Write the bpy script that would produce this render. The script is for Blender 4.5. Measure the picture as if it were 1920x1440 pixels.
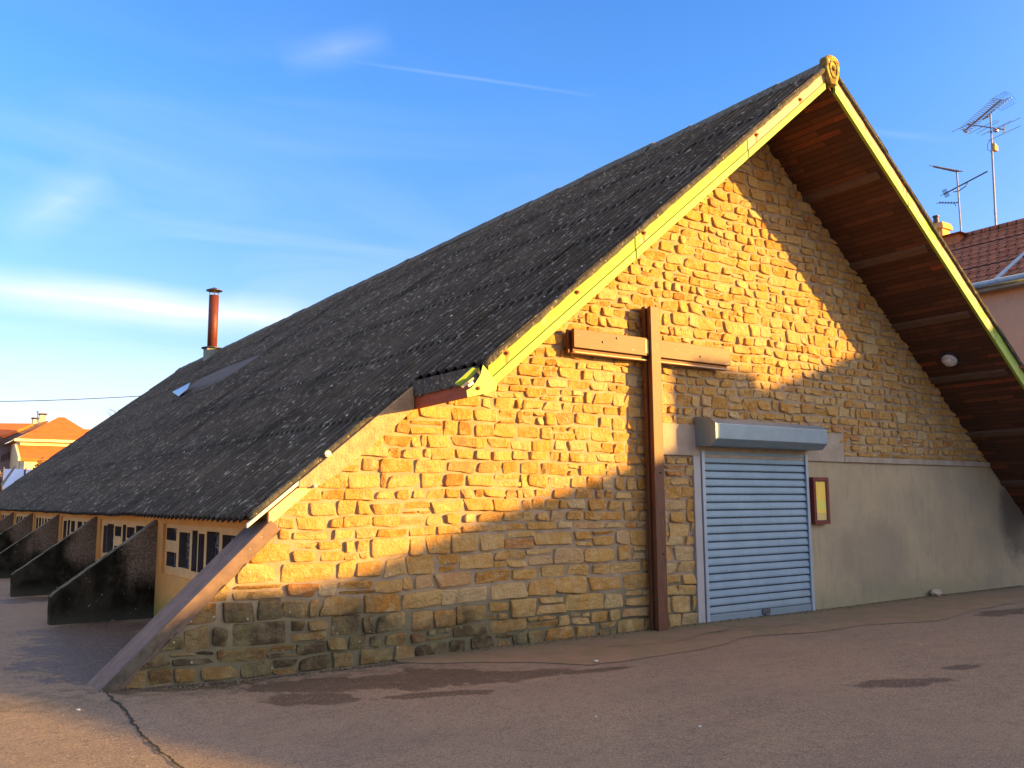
import bpy, math, random
from math import radians, sin, cos, pi, sqrt
from mathutils import Vector, Matrix, noise
random.seed(7)
for o in list(bpy.data.objects): bpy.data.objects.remove(o)
S = bpy.context.scene
COL = S.collection

# ------------------------------------------------------------------ camera
yaw, pitch, roll = radians(34.78466), radians(7.54975), radians(-0.34099)
CY = 8.3533
F = Vector((sin(yaw)*cos(pitch), cos(yaw)*cos(pitch), sin(pitch)))
R0 = Vector((cos(yaw), -sin(yaw), 0)); U0 = R0.cross(F)
RR = cos(roll)*R0 + sin(roll)*U0; UU = -sin(roll)*R0 + cos(roll)*U0
CAMP = Vector((0, -CY, 1.6)); FP = 1663.57
cam = bpy.data.cameras.new('camera'); co = bpy.data.objects.new('camera', cam); COL.objects.link(co)
M = Matrix((RR, UU, -F)).transposed().to_4x4(); M.translation = CAMP
co.matrix_world = M
cam.sensor_width = 36; cam.lens = 36*FP/1920; cam.clip_end = 3000; cam.clip_start = .05
S.camera = co

# ------------------------------------------------------------------ light
SUN = Vector((.96, -1.0, .22)).normalized()
sd = bpy.data.lights.new('sun', 'SUN'); sd.energy = 5.0; sd.angle = radians(.53); sd.color = (1, .535, .11)
so = bpy.data.objects.new('sun', sd); COL.objects.link(so)
so.rotation_euler = SUN.to_track_quat('Z', 'Y').to_euler(); so.location = (20, -20, 20)
S.view_settings.view_transform = 'Standard'; S.view_settings.look = 'None'
S.view_settings.exposure = 1.8; S.view_settings.gamma = 1
SKY_STRENGTH = .118

def ray(px, py): return F + RR*((px-960)/FP) + UU*((720-py)/FP)
W = bpy.data.worlds.new('World'); S.world = W; W.use_nodes = True
nt = W.node_tree; N = nt.nodes; L = nt.links
bg = N['Background']; bg.inputs['Strength'].default_value = SKY_STRENGTH
sky = N.new('ShaderNodeTexSky'); sky.sky_type = 'NISHITA'; sky.sun_disc = False
sky.sun_elevation = math.asin(SUN.z); sky.sun_rotation = math.atan2(SUN.x, SUN.y)
sky.air_density = 1.0; sky.dust_density = .35; sky.ozone_density = 1.0
tc = N.new('ShaderNodeTexCoord')
zz = N.new('ShaderNodeSeparateXYZ'); L.new(tc.outputs['Generated'], zz.inputs[0])
def wmath(op, a, b=None, clamp=False):
    n = N.new('ShaderNodeMath'); n.operation = op; n.use_clamp = clamp
    for i, v in enumerate((a, b)):
        if v is None: continue
        if isinstance(v, (int, float)): n.inputs[i].default_value = v
        else: L.new(v, n.inputs[i])
    return n.outputs[0]
def wdot(vec):
    n = N.new('ShaderNodeVectorMath'); n.operation = 'DOT_PRODUCT'; L.new(tc.outputs['Generated'], n.inputs[0])
    n.inputs[1].default_value = vec; return n.outputs['Value']
def wnoise(scale, vecscale, detail=6, dist=0., rot=(0, 0, 0)):
    mp = N.new('ShaderNodeMapping'); mp.inputs['Scale'].default_value = vecscale; mp.inputs['Rotation'].default_value = rot
    L.new(tc.outputs['Generated'], mp.inputs[0])
    n = N.new('ShaderNodeTexNoise'); n.inputs['Scale'].default_value = scale; n.inputs['Detail'].default_value = detail
    n.inputs['Distortion'].default_value = dist; L.new(mp.outputs[0], n.inputs['Vector']); return n.outputs[0]
def band(p, q, width, ext, soft=.35):
    """thin streak of cirrus along the great circle through two directions, fading beyond its ends"""
    a = ray(*p).normalized(); b = ray(*q).normalized(); n = a.cross(b).normalized()
    m = (a+b).normalized(); t = n.cross(m).normalized()
    half = math.acos(max(-1, min(1, a.dot(b))))/2
    wob = wmath('MULTIPLY', wmath('SUBTRACT', wnoise(3.5, (1, 1, 1), 3), .5), width*1.1)
    d = wmath('ABSOLUTE', wmath('ADD', wdot(n), wob))
    f = wmath('SUBTRACT', 1.0, wmath('DIVIDE', d, width), True)
    f = wmath('POWER', f, 1.4)
    e = wmath('SUBTRACT', 1.0, wmath('DIVIDE', wmath('ABSOLUTE', wdot(t)), sin(half)*ext), True)
    e = wmath('POWER', e, soft)
    front = wmath('GREATER_THAN', wdot(m), 0.)
    tx = wmath('ADD', .55, wmath('MULTIPLY', wnoise(7, (1.2, 1.2, 9), 8, .6), .9))
    return wmath('MULTIPLY', wmath('MULTIPLY', wmath('MULTIPLY', f, e), front), tx)
c1 = wmath('MULTIPLY', band((0, 540), (520, 605), .030, 1.5, .5), 1.0)
c2 = wmath('MULTIPLY', band((680, 118), (1100, 178), .0030, 1.1, .6), .11)
c3 = wmath('MULTIPLY', band((540, 110), (720, 72), .025, 1.2, .8), .16)
c4 = wmath('MULTIPLY', band((1580, 240), (1790, 262), .006, 1.1, .6), .06)
c5 = wmath('MULTIPLY', band((30, 430), (190, 340), .035, 1.3, .8), .25)
wsp = wnoise(2.6, (1, 1.0, 5.0), 9, .8, (0, .25, .3))
wsp = wmath('MULTIPLY', wmath('SUBTRACT', wsp, .43, True), 1.4)
low = wmath('SUBTRACT', 1.0, wmath('MULTIPLY', zz.outputs[2], 1.9), True)
left = wmath('MULTIPLY', wmath('ADD', wdot(ray(100, 500).normalized()), -.80), 5, True)
wsp = wmath('MULTIPLY', wmath('MULTIPLY', wsp, low), left)
cl = wmath('ADD', wmath('ADD', wmath('ADD', c1, c2), wmath('ADD', c3, c4)), wmath('ADD', wsp, c5), True)
hsv = N.new('ShaderNodeHueSaturation'); hsv.inputs['Hue'].default_value = .508; hsv.inputs['Saturation'].default_value = 1.36; hsv.inputs['Value'].default_value = 1.0
L.new(sky.outputs[0], hsv.inputs['Color'])
tint = N.new('ShaderNodeMix'); tint.data_type = 'RGBA'; tint.blend_type = 'MULTIPLY'; tint.inputs[0].default_value = 1
L.new(hsv.outputs[0], tint.inputs[6]); tz = N.new('ShaderNodeMapRange'); L.new(zz.outputs[2], tz.inputs[0]); tz.inputs[1].default_value = .04; tz.inputs[2].default_value = .42
tm = N.new('ShaderNodeMix'); tm.data_type = 'RGBA'; L.new(tz.outputs[0], tm.inputs[0]); tm.inputs[6].default_value = (.66, .565, .90, 1); tm.inputs[7].default_value = (.58, .82, 1.22, 1); L.new(tm.outputs[2], tint.inputs[7])
# warm fill glow added around the sun, in unseen sky behind the viewer
glow_fac = wmath('POWER', wmath('MAXIMUM', wdot(SUN), 0.), 4.0)
fill_glow = N.new('ShaderNodeMix'); fill_glow.data_type = 'RGBA'; fill_glow.blend_type = 'ADD'
L.new(wmath('MULTIPLY', glow_fac, 1.0), fill_glow.inputs[0]); L.new(tint.outputs[2], fill_glow.inputs[6]); fill_glow.inputs[7].default_value = (5.6, 3.9, 2.1, 1)
mx = N.new('ShaderNodeMix'); mx.data_type = 'RGBA'
L.new(cl, mx.inputs[0]); L.new(fill_glow.outputs[2], mx.inputs[6]); mx.inputs[7].default_value = (2.9, 3.05, 3.3, 1)
# pale veil added to the unseen upper sky to brighten and warm the fill
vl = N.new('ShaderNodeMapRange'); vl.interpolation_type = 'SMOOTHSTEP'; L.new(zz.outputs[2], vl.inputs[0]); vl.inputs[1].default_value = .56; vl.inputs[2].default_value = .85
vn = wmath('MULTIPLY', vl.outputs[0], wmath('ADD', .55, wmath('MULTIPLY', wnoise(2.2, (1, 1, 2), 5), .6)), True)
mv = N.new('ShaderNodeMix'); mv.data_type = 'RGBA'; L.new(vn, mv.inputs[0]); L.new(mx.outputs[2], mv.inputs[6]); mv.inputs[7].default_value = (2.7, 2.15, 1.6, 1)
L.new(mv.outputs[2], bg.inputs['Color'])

# ------------------------------------------------------------------ mesh helpers
class MB:
    def __init__(s): s.v = []; s.f = []
    def add(s, vs, fs):
        b = len(s.v); s.v += [tuple(p) for p in vs]; s.f += [tuple(b+i for i in f) for f in fs]; return s
    def box(s, x0, x1, y0, y1, z0, z1):
        return s.add([(x0,y0,z0),(x1,y0,z0),(x1,y1,z0),(x0,y1,z0),(x0,y0,z1),(x1,y0,z1),(x1,y1,z1),(x0,y1,z1)],
            [(0,3,2,1),(4,5,6,7),(0,1,5,4),(1,2,6,5),(2,3,7,6),(3,0,4,7)])
    def prism(s, poly, d):
        """poly: 3D points of one face, d: extrusion vector"""
        n = len(poly); d = Vector(d); p = [Vector(q) for q in poly]
        fs = [tuple(range(n)), tuple(range(2*n-1, n-1, -1))] + [(i, i+n, (i+1) % n+n, (i+1) % n) for i in range(n)]
        return s.add(p+[q+d for q in p], fs)
    def tube(s, pts, r, n=8, cap=True):
        pts = [Vector(p) for p in pts]; rs = r if isinstance(r, (list, tuple)) else [r]*len(pts)
        b = len(s.v)
        for i, p in enumerate(pts):
            t = (pts[min(i+1, len(pts)-1)]-pts[max(i-1, 0)]).normalized()
            a = Vector((0, 0, 1)) if abs(t.z) < .9 else Vector((1, 0, 0))
            u = t.cross(a).normalized(); w = t.cross(u)
            for k in range(n):
                s.v.append(tuple(p+rs[i]*(cos(2*pi*k/n)*u+sin(2*pi*k/n)*w)))
        for i in range(len(pts)-1):
            for k in range(n):
                s.f.append((b+i*n+k, b+i*n+(k+1) % n, b+(i+1)*n+(k+1) % n, b+(i+1)*n+k))
        if cap: s.f.append(tuple(b+k for k in range(n))[::-1]); s.f.append(tuple(b+(len(pts)-1)*n+k for k in range(n)))
        return s
    def lathe(s, prof, c, axis=(0, 0, 1), n=20):
        ax = Vector(axis).normalized(); a = Vector((0, 0, 1)) if abs(ax.z) < .9 else Vector((1, 0, 0))
        u = ax.cross(a).normalized(); w = ax.cross(u); b = len(s.v); c = Vector(c)
        for r, h in prof:
            for k in range(n): s.v.append(tuple(c+ax*h+r*(cos(2*pi*k/n)*u+sin(2*pi*k/n)*w)))
        for i in range(len(prof)-1):
            for k in range(n): s.f.append((b+i*n+k, b+i*n+(k+1) % n, b+(i+1)*n+(k+1) % n, b+(i+1)*n+k))
        s.f.append(tuple(b+k for k in range(n))[::-1]); s.f.append(tuple(b+(len(prof)-1)*n+k for k in range(n)))
        return s
def fix(me):
    import bmesh
    bm = bmesh.new(); bm.from_mesh(me); bmesh.ops.recalc_face_normals(bm, faces=bm.faces); bm.to_mesh(me); bm.free()
def obj(name, mb, m, parent=None, smooth=False, bevel=0., recalc=True, **tags):
    me = bpy.data.meshes.new(name); me.from_pydata(mb.v, [], mb.f); me.update()
    if recalc: fix(me)
    me.materials.append(m)
    if smooth: me.polygons.foreach_set('use_smooth', [True]*len(me.polygons))
    o = bpy.data.objects.new(name, me); COL.objects.link(o)
    if bevel:
        b = o.modifiers.new('bevel', 'BEVEL'); b.width = bevel; b.segments = 2; b.limit_method = 'ANGLE'; b.angle_limit = radians(40)
    if parent:
        o.parent = parent
        if parent.type == 'EMPTY': o.matrix_parent_inverse = Matrix.Translation(-parent.location)
    for k, v in tags.items(): o[k] = v
    return o
def thing(name, label, category, loc=(0, 0, 0), **kw):
    o = bpy.data.objects.new(name, None); COL.objects.link(o); o.location = loc; o.empty_display_size = .2
    o['label'] = label; o['category'] = category
    for k, v in kw.items(): o[k] = v
    return o
def at(px, py, Y):
    """the point seen at a pixel of the photograph on the vertical plane y = Y"""
    v = ray(px, py); return CAMP + v*((Y-CAMP.y)/v.y)
def atx(px, py, X):
    v = ray(px, py); return CAMP + v*((X-CAMP.x)/v.x)

# ------------------------------------------------------------------ materials
class NT:
    def __init__(s, name):
        s.m = bpy.data.materials.new(name); s.m.use_nodes = True; s.t = s.m.node_tree; s.N = s.t.nodes; s.L = s.t.links
        s.b = s.N['Principled BSDF']; s.tc = s.N.new('ShaderNodeTexCoord').outputs['Object']
        s.sep = None
    def link(s, v, inp):
        if isinstance(v, (int, float)): inp.default_value = v
        elif isinstance(v, tuple): inp.default_value = (*v, 1) if len(v) == 3 and inp.type == 'RGBA' else v
        else: s.L.new(v, inp)
    def math(s, op, a, b=0., clamp=False):
        n = s.N.new('ShaderNodeMath'); n.operation = op; n.use_clamp = clamp
        s.link(a, n.inputs[0]); s.link(b, n.inputs[1]); return n.outputs[0]
    def xyz(s):
        if not s.sep:
            n = s.N.new('ShaderNodeSeparateXYZ'); s.L.new(s.tc, n.inputs[0]); s.sep = n.outputs
        return s.sep
    def map(s, scale=(1, 1, 1), rot=(0, 0, 0), vec=None):
        n = s.N.new('ShaderNodeMapping'); n.inputs['Scale'].default_value = scale; n.inputs['Rotation'].default_value = rot
        s.L.new(vec or s.tc, n.inputs[0]); return n.outputs[0]
    def noise(s, scale, detail=6, vec=None, rough=.6, dist=0.):
        n = s.N.new('ShaderNodeTexNoise'); n.inputs['Scale'].default_value = scale; n.inputs['Detail'].default_value = detail
        n.inputs['Roughness'].default_value = rough; n.inputs['Distortion'].default_value = dist
        s.L.new(vec or s.tc, n.inputs['Vector']); return n.outputs[0]
    def voro(s, scale, feature='F1', vec=None, out='Distance', rnd=1.):
        n = s.N.new('ShaderNodeTexVoronoi'); n.feature = feature; n.inputs['Scale'].default_value = scale
        n.inputs['Randomness'].default_value = rnd
        s.L.new(vec or s.tc, n.inputs['Vector']); return n.outputs[out]
    def step(s, v, a, b):
        """0 at a, 1 at b, smooth"""
        n = s.N.new('ShaderNodeMapRange'); n.interpolation_type = 'SMOOTHSTEP'
        s.link(v, n.inputs[0]); s.link(a, n.inputs[1]); s.link(b, n.inputs[2]); n.inputs[3].default_value = 0; n.inputs[4].default_value = 1
        return n.outputs[0]
    def mix(s, f, a, b, mode='MIX'):
        n = s.N.new('ShaderNodeMix'); n.data_type = 'RGBA'; n.blend_type = mode
        s.link(f, n.inputs[0]); s.link(a, n.inputs[6]); s.link(b, n.inputs[7]); return n.outputs[2]
    def ramp(s, v, stops):
        n = s.N.new('ShaderNodeValToRGB'); e = n.color_ramp.elements
        while len(e) < len(stops): e.new(.5)
        for k, (p, c) in enumerate(stops): e[k].position = p; e[k].color = (*c, 1)
        s.L.new(v, n.inputs[0]); return n.outputs[0]
    def blob(s, cx, cy, rx, ry, ang=0., ax=(0, 1), wob=None, soft=.35):
        """mask of an irregular patch"""
        X = s.math('SUBTRACT', s.xyz()[ax[0]], cx); Y = s.math('SUBTRACT', s.xyz()[ax[1]], cy)
        c, q = cos(ang), sin(ang)
        u = s.math('DIVIDE', s.math('ADD', s.math('MULTIPLY', X, c), s.math('MULTIPLY', Y, q)), rx)
        v = s.math('DIVIDE', s.math('ADD', s.math('MULTIPLY', X, -q), s.math('MULTIPLY', Y, c)), ry)
        d = s.math('SQRT', s.math('ADD', s.math('MULTIPLY', u, u), s.math('MULTIPLY', v, v)))
        if wob is not None: d = s.math('ADD', d, wob)
        return s.math('SUBTRACT', 1., s.step(d, 1-soft, 1+soft))
    def bump(s, h, strength=.5, dist=.01, normal=None):
        n = s.N.new('ShaderNodeBump'); n.inputs['Strength'].default_value = strength; n.inputs['Distance'].default_value = dist
        s.L.new(h, n.inputs['Height'])
        if normal is not None: s.L.new(normal, n.inputs['Normal'])
        return n.outputs[0]
    def done(s, col, rough=.8, normal=None, metal=0., spec=.4):
        s.link(col, s.b.inputs['Base Color']); s.link(rough, s.b.inputs['Roughness']); s.link(metal, s.b.inputs['Metallic'])
        s.b.inputs['Specular IOR Level'].default_value = spec
        if normal is not None: s.L.new(normal, s.b.inputs['Normal'])
        return s.m
def simple(name, a, b, scale=6, rough=.8, bump=.3, bscale=60, bdist=.004, metal=0., vs=(1, 1, 1), spec=.4, spots=None):
    t = NT(name); v = t.map(vs)
    n = t.noise(scale, 7, v, .65)
    c = t.mix(t.step(n, .35, .65), a, b)
    if spots: c = t.mix(t.step(t.noise(spots[1], 4, v), spots[2], spots[2]+.08), c, spots[0])
    return t.done(c, rough, t.bump(t.noise(bscale, 5, v), bump, bdist), metal, spec)

# ---- stone
t = NT('rubble_stone')
at_ = t.N.new('ShaderNodeAttribute'); at_.attribute_name = 'tint'
r1 = at_.outputs['Fac']
vv = t.N.new('ShaderNodeVectorMath'); vv.operation = 'ADD'; t.L.new(t.tc, vv.inputs[0]); t.L.new(at_.outputs['Vector'], vv.inputs[1])
base = t.ramp(r1, [(0, (.46, .22, .042)), (.2, (.54, .325, .095)), (.4, (.49, .245, .05)), (.6, (.57, .37, .135)), (.75, (.50, .275, .065)), (.9, (.56, .41, .20)), (1, (.42, .165, .035))])
base = t.mix(t.math('MULTIPLY', t.step(t.noise(9, 8, vv.outputs[0], .7), .42, .68), .55), base, (.60, .48, .25))
base = t.mix(t.math('MULTIPLY', t.step(t.noise(22, 6, vv.outputs[0], .75), .56, .75), .6), base, (.33, .17, .05))
X, Y, Z = t.xyz()[0], t.xyz()[1], t.xyz()[2]
gr = t.math('ADD', t.math('MULTIPLY', t.noise(1.6, 7, rough=.7), .9), t.math('MULTIPLY', t.noise(14, 5), .35))
lvl = t.math('SUBTRACT', 1.24, t.math('MULTIPLY', X, .15))                 # damp dirt rises higher at the buttress end
g = t.math('SUBTRACT', t.math('ADD', lvl, t.math('MULTIPLY', t.math('SUBTRACT', gr, .62), 1.1)), Z)
g = t.step(g, -.12, .30)
g = t.math('MULTIPLY', g, t.math('ADD', .68, t.math('MULTIPLY', .32, t.step(t.math('FRACT', t.math('MULTIPLY', r1, 7.31)), .20, .45))))
base = t.mix(t.math('MULTIPLY', g, .92), base, t.mix(t.step(t.noise(7, 6), .4, .62), (.030, .028, .020), (.12, .10, .060)))
gm = t.math('MULTIPLY', t.step(t.math('SUBTRACT', .85, Z), 0., .6), t.step(t.noise(3.1, 6), .45, .6))
base = t.mix(t.math('MULTIPLY', gm, .4), base, (.30, .27, .12))
lich = t.step(t.voro(9, vec=t.map()), .10, .05); lich = t.math('MULTIPLY', lich, t.step(g, .3, .8))
base = t.mix(t.math('MULTIPLY', lich, .8), base, (.55, .55, .42))
h = t.math('ADD', t.math('MULTIPLY', t.noise(16, 8, vv.outputs[0], .7), 1.), t.math('MULTIPLY', t.noise(60, 4, vv.outputs[0]), .35))
M_STONE = t.done(base, .92, t.bump(h, 1., .045), spec=.15)
t = NT('mortar')
b = t.mix(t.step(t.noise(5, 7), .4, .6), (.39, .30, .19), (.30, .235, .155))
Z = t.xyz()[2]
g = t.step(t.math('SUBTRACT', t.math('ADD', .45, t.math('MULTIPLY', t.noise(2, 6), .5)), Z), -.1, .4)
b = t.mix(t.math('MULTIPLY', g, .75), b, (.10, .105, .06))
M_MORTAR = t.done(b, .95, t.bump(t.noise(45, 8, rough=.75), .8, .012), spec=.1)
# ---- plaster
t = NT('grey_render')
wob = t.math('MULTIPLY', t.math('SUBTRACT', t.noise(2.2, 7, rough=.7), .5), 1.6)
b = t.mix(t.step(t.noise(1.4, 7), .35, .65), (.43, .35, .205), (.37, .305, .19))
b = t.mix(t.math('MULTIPLY', t.blob(12.6, .75, .9, .55, 0, (0, 2), wob), .38), b, (.20, .17, .13))
b = t.mix(t.math('MULTIPLY', t.blob(13.2, .06, 3.2, .24, 0, (0, 2), t.math('MULTIPLY', wob, 1.6), .8), .5), b, (.22, .22, .12))
b = t.mix(t.math('MULTIPLY', t.blob(17.1, 1.3, .45, .8, 0, (0, 2), wob), .75), b, (.08, .075, .06))
b = t.mix(t.math('MULTIPLY', t.step(t.noise(130, 3, rough=.8), .50, .64), .22), b, (.50, .43, .33))
b = t.mix(t.math('MULTIPLY', t.step(t.noise(3.4, 8, t.map((2.4, 1, .5)), .75), .52, .60), .22), b, (.22, .18, .13))
b = t.mix(t.math('MULTIPLY', t.step(t.voro(.55, 'DISTANCE_TO_EDGE', t.map((1, 1, 1))), .004, .001), .0), b, (.1, .08, .06))
M_RENDER = t.done(b, .93, t.bump(t.noise(90, 6, rough=.7), .8, .008), spec=.15)
M_CONC = simple('concrete', (.40, .33, .24), (.31, .26, .19), 4, .9, .5, 70, .006)
# ---- coping: weathered concrete, dirty towards the foot
t = NT('coping_concrete')
b = t.mix(t.step(t.noise(6, 7), .35, .65), (.205, .145, .115), (.155, .11, .09))
g = t.step(t.math('ADD', t.xyz()[2], t.math('MULTIPLY', t.noise(4, 6), .5)), 1.15, .55)
g = t.math('MULTIPLY', g, t.step(t.xyz()[1], .0, -.05))
b = t.mix(t.math('MULTIPLY', g, .85), b, t.mix(t.step(t.noise(9, 5), .4, .6), (.045, .048, .035), (.10, .095, .07)))
b = t.mix(t.step(t.voro(14), .07, .04), b, (.55, .52, .45))
M_COPING = t.done(b, .9, t.bump(t.noise(60, 7, rough=.7), .5, .006), spec=.2)
t = NT('blackened_concrete')
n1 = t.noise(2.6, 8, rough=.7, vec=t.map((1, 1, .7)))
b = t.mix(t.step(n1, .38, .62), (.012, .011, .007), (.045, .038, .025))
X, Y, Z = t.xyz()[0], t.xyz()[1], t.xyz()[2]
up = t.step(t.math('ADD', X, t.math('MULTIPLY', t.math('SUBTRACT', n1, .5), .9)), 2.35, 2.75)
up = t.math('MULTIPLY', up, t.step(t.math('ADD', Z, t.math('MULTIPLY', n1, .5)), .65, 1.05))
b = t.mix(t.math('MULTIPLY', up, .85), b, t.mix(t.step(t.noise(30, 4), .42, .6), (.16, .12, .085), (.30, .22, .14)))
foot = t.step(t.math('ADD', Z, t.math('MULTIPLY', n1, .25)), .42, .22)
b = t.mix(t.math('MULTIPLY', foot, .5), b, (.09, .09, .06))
sp = t.math('MULTIPLY', t.step(t.voro(13), .11, .06), t.step(t.noise(1.7, 3), .46, .54))
b = t.mix(sp, b, (.40, .42, .24))
ge = t.N.new('ShaderNodeNewGeometry'); sn = t.N.new('ShaderNodeSeparateXYZ'); t.L.new(ge.outputs['True Normal'], sn.inputs[0])
b = t.mix(t.math('MULTIPLY', t.step(sn.outputs[2], .3, .6), t.math('MULTIPLY', t.step(t.noise(9, 6), .35, .55), .8)), b, (.17, .15, .105))
M_BUTT = t.done(b, .95, t.bump(t.noise(35, 8, rough=.7), .6, .012), spec=.03)
# ---- ochre side wall
t = NT('ochre_render')
b = t.mix(t.step(t.noise(2.5, 7), .35, .65), (.80, .36, .085), (.70, .31, .08))
g = t.step(t.math('ADD', t.xyz()[2], t.math('MULTIPLY', t.noise(4, 6), .35)), .72, .38)
b = t.mix(t.math('MULTIPLY', g, .75), b, (.30, .30, .08))
M_OCHRE = t.done(b, .9, t.bump(t.noise(80, 6), .4, .004), spec=.2)
M_CLAUST = simple('painted_concrete_frame', (.80, .42, .14), (.70, .36, .115), 5, .85, .3, 60, .003)
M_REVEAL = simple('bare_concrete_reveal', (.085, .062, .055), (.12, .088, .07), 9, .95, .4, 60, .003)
t = NT('leaded_glass')
e = t.voro(13, 'DISTANCE_TO_EDGE', vec=t.map((1, 1, .55)))
ln = t.step(e, .035, .02)
b = t.mix(ln, (.035, .032, .04), (.42, .36, .28))
M_GLASS = t.done(b, t.mix(ln, (.6,)*3, (.9,)*3), t.bump(t.noise(20, 3), .2, .003), spec=.08)
# ---- roof sheets with lichen
t = NT('lichened_roof_sheet')
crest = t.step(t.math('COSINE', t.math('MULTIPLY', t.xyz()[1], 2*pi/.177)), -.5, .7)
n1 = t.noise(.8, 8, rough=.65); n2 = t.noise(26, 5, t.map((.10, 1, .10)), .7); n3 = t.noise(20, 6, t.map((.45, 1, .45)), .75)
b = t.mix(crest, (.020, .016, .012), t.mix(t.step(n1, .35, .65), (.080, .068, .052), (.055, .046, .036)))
b = t.mix(t.math('MULTIPLY', t.step(n2, .46, .60), t.math('MULTIPLY', crest, .6)), b, (.145, .128, .10))
b = t.mix(t.math('MULTIPLY', t.step(n3, .55, .66), t.math('MULTIPLY', crest, .9)), b, (.42, .39, .30))
b = t.mix(t.math('MULTIPLY', t.step(t.noise(3.2, 8, rough=.7), .52, .66), .55), b, (.050, .052, .022))
b = t.mix(t.math('MULTIPLY', t.step(t.noise(.7, 5, t.map((.4, 1.4, .4))), .55, .66), .6), b, (.028, .023, .019))
b = t.mix(t.math('MULTIPLY', t.step(t.noise(11, 5), .68, .74), .6), b, (.16, .075, .045))
sp = t.math('MULTIPLY', t.step(t.voro(5.5), .13, .08), t.step(t.noise(30, 3), .5, .6))
b = t.mix(sp, b, (.55, .56, .46))
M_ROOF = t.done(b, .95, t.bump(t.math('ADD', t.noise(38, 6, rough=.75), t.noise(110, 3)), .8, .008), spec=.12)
M_RIDGE = simple('mossy_ridge_tile', (.07, .07, .06), (.14, .135, .11), 14, .95, 1., 40, .02, spots=((.30, .31, .20), 30, .58))
t = NT('yellowed_ridge_end')
b = t.mix(t.step(t.noise(11, 6, rough=.7), .40, .56), (.46, .38, .09), (.16, .115, .045))
M_RIDGEEND = t.done(b, .9, t.bump(t.noise(40, 6), 1., .015), spec=.1)
# ---- fascia paint
BOLTL = [(9.487, 6.837), (8.575, 6.132), (6.611, 4.527), (5.653, 3.733), (4.77, 3.018)]
BOLTR = [(10.932, 6.886), (11.786, 6.169), (12.713, 5.425), (13.688, 4.637), (14.802, 3.705)]
def fascia_mat(name, weather, bolts):
    t = NT(name)
    n1 = t.noise(3.5, 8, rough=.7); n2 = t.noise(26, 6, rough=.7)
    b = t.mix(t.step(t.noise(8, 6), .35, .65), (.19, .29, .035), (.235, .34, .045))
    w = t.step(t.math('ADD', n1, t.math('MULTIPLY', t.math('SUBTRACT', n2, .5), .5)), .66-weather*.34, .74-weather*.34)
    b = t.mix(t.math('MULTIPLY', w, .9), b, (.43, .275, .22))
    b = t.mix(t.math('MULTIPLY', t.step(n2, .60, .72), .55), b, (.26, .20, .10))
    for (x, z) in bolts:
        wob = t.math('MULTIPLY', t.math('SUBTRACT', n2, .5), .9)
        b = t.mix(t.math('MULTIPLY', t.blob(x, z-.065, .018, .085, .1, (0, 2), wob), .85), b, (.42, .13, .03))
        b = t.mix(t.math('MULTIPLY', t.blob(x, z, .035, .035, 0, (0, 2), wob), .9), b, (.48, .12, .03))
    return t.done(b, .6, t.bump(n2, .5, .006), spec=.3)
M_FASC_L1 = fascia_mat('peeling_green_paint', 1.05, BOLTL[:2])
M_FASC_L2 = fascia_mat('green_paint', .3, BOLTL[2:4])
M_FASC_L3 = fascia_mat('green_paint_low', .15, BOLTL[4:])
M_FASC_R1 = fascia_mat('peeling_green_paint_right', 1.05, BOLTR[:2])
M_FASC_R2 = fascia_mat('green_paint_right', .7, BOLTR[2:4])
M_FASC_R3 = fascia_mat('green_paint_right_low', .25, BOLTR[4:])
M_STRIP = simple('yellow_green_strip', (.25, .37, .035), (.21, .32, .035), 7, .55, .4, 30, .004, spots=((.40, .36, .10), 24, .64))
M_PLATE = simple('green_metal_plate', (.28, .42, .05), (.24, .37, .06), 7, .5, .4, 26, .003, spots=((.35, .33, .12), 30, .66))
M_RUST = simple('rusty_iron', (.30, .09, .03), (.42, .14, .04), 20, .9, .6, 60, .003)
M_TRIM = simple('mossy_verge_roll', (.045, .045, .04), (.10, .095, .07), 12, .95, 1., 45, .02, spots=((.30, .27, .12), 22, .6))
M_ROUGH = simple('rough_concrete_band', (.50, .34, .18), (.36, .25, .14), 9, .95, 1., 42, .018, spots=((.22, .16, .09), 30, .62))
M_REDBOARD = simple('red_brown_board', (.34, .075, .02), (.24, .055, .015), 5, .75, .5, 30, .004, vs=(4, .6, 4))
M_TANBOARD = simple('weathered_tan_board', (.66, .48, .30), (.56, .38, .22), 5, .8, .4, 40, .003, vs=(1, 5, 5))
M_WHITEBOARD = simple('pale_board', (.80, .74, .60), (.72, .66, .52), 5, .7, .3, 40, .003)
# ---- soffit planks (boards run front to back)
t = NT('soffit_planks')
cmb = t.N.new('ShaderNodeCombineXYZ'); t.L.new(t.xyz()[1], cmb.inputs[0]); t.L.new(t.xyz()[0], cmb.inputs[1])
br = t.N.new('ShaderNodeTexBrick'); t.L.new(cmb.outputs[0], br.inputs['Vector'])
br.inputs['Scale'].default_value = 1.; br.inputs['Brick Width'].default_value = .85; br.inputs['Row Height'].default_value = .075
br.inputs['Mortar Size'].default_value = .004; br.inputs['Bias'].default_value = -.1
br.inputs['Color1'].default_value = (0, 0, 0, 1); br.inputs['Color2'].default_value = (1, 1, 1, 1); br.inputs['Mortar'].default_value = (0, 0, 0, 1)
br.offset = .37
sv = t.N.new('ShaderNodeSeparateColor'); t.L.new(br.outputs['Color'], sv.inputs[0])
gn = t.noise(6, 8, t.map((14, 1, 14)), .7)
f = t.math('ADD', t.math('MULTIPLY', sv.outputs[0], .62), t.math('MULTIPLY', gn, .45))
b = t.ramp(f, [(0, (.045, .019, .011)), (.45, (.075, .032, .018)), (.72, (.11, .046, .024)), (.84, (.26, .06, .018)), (1, (.42, .10, .03))])
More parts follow.
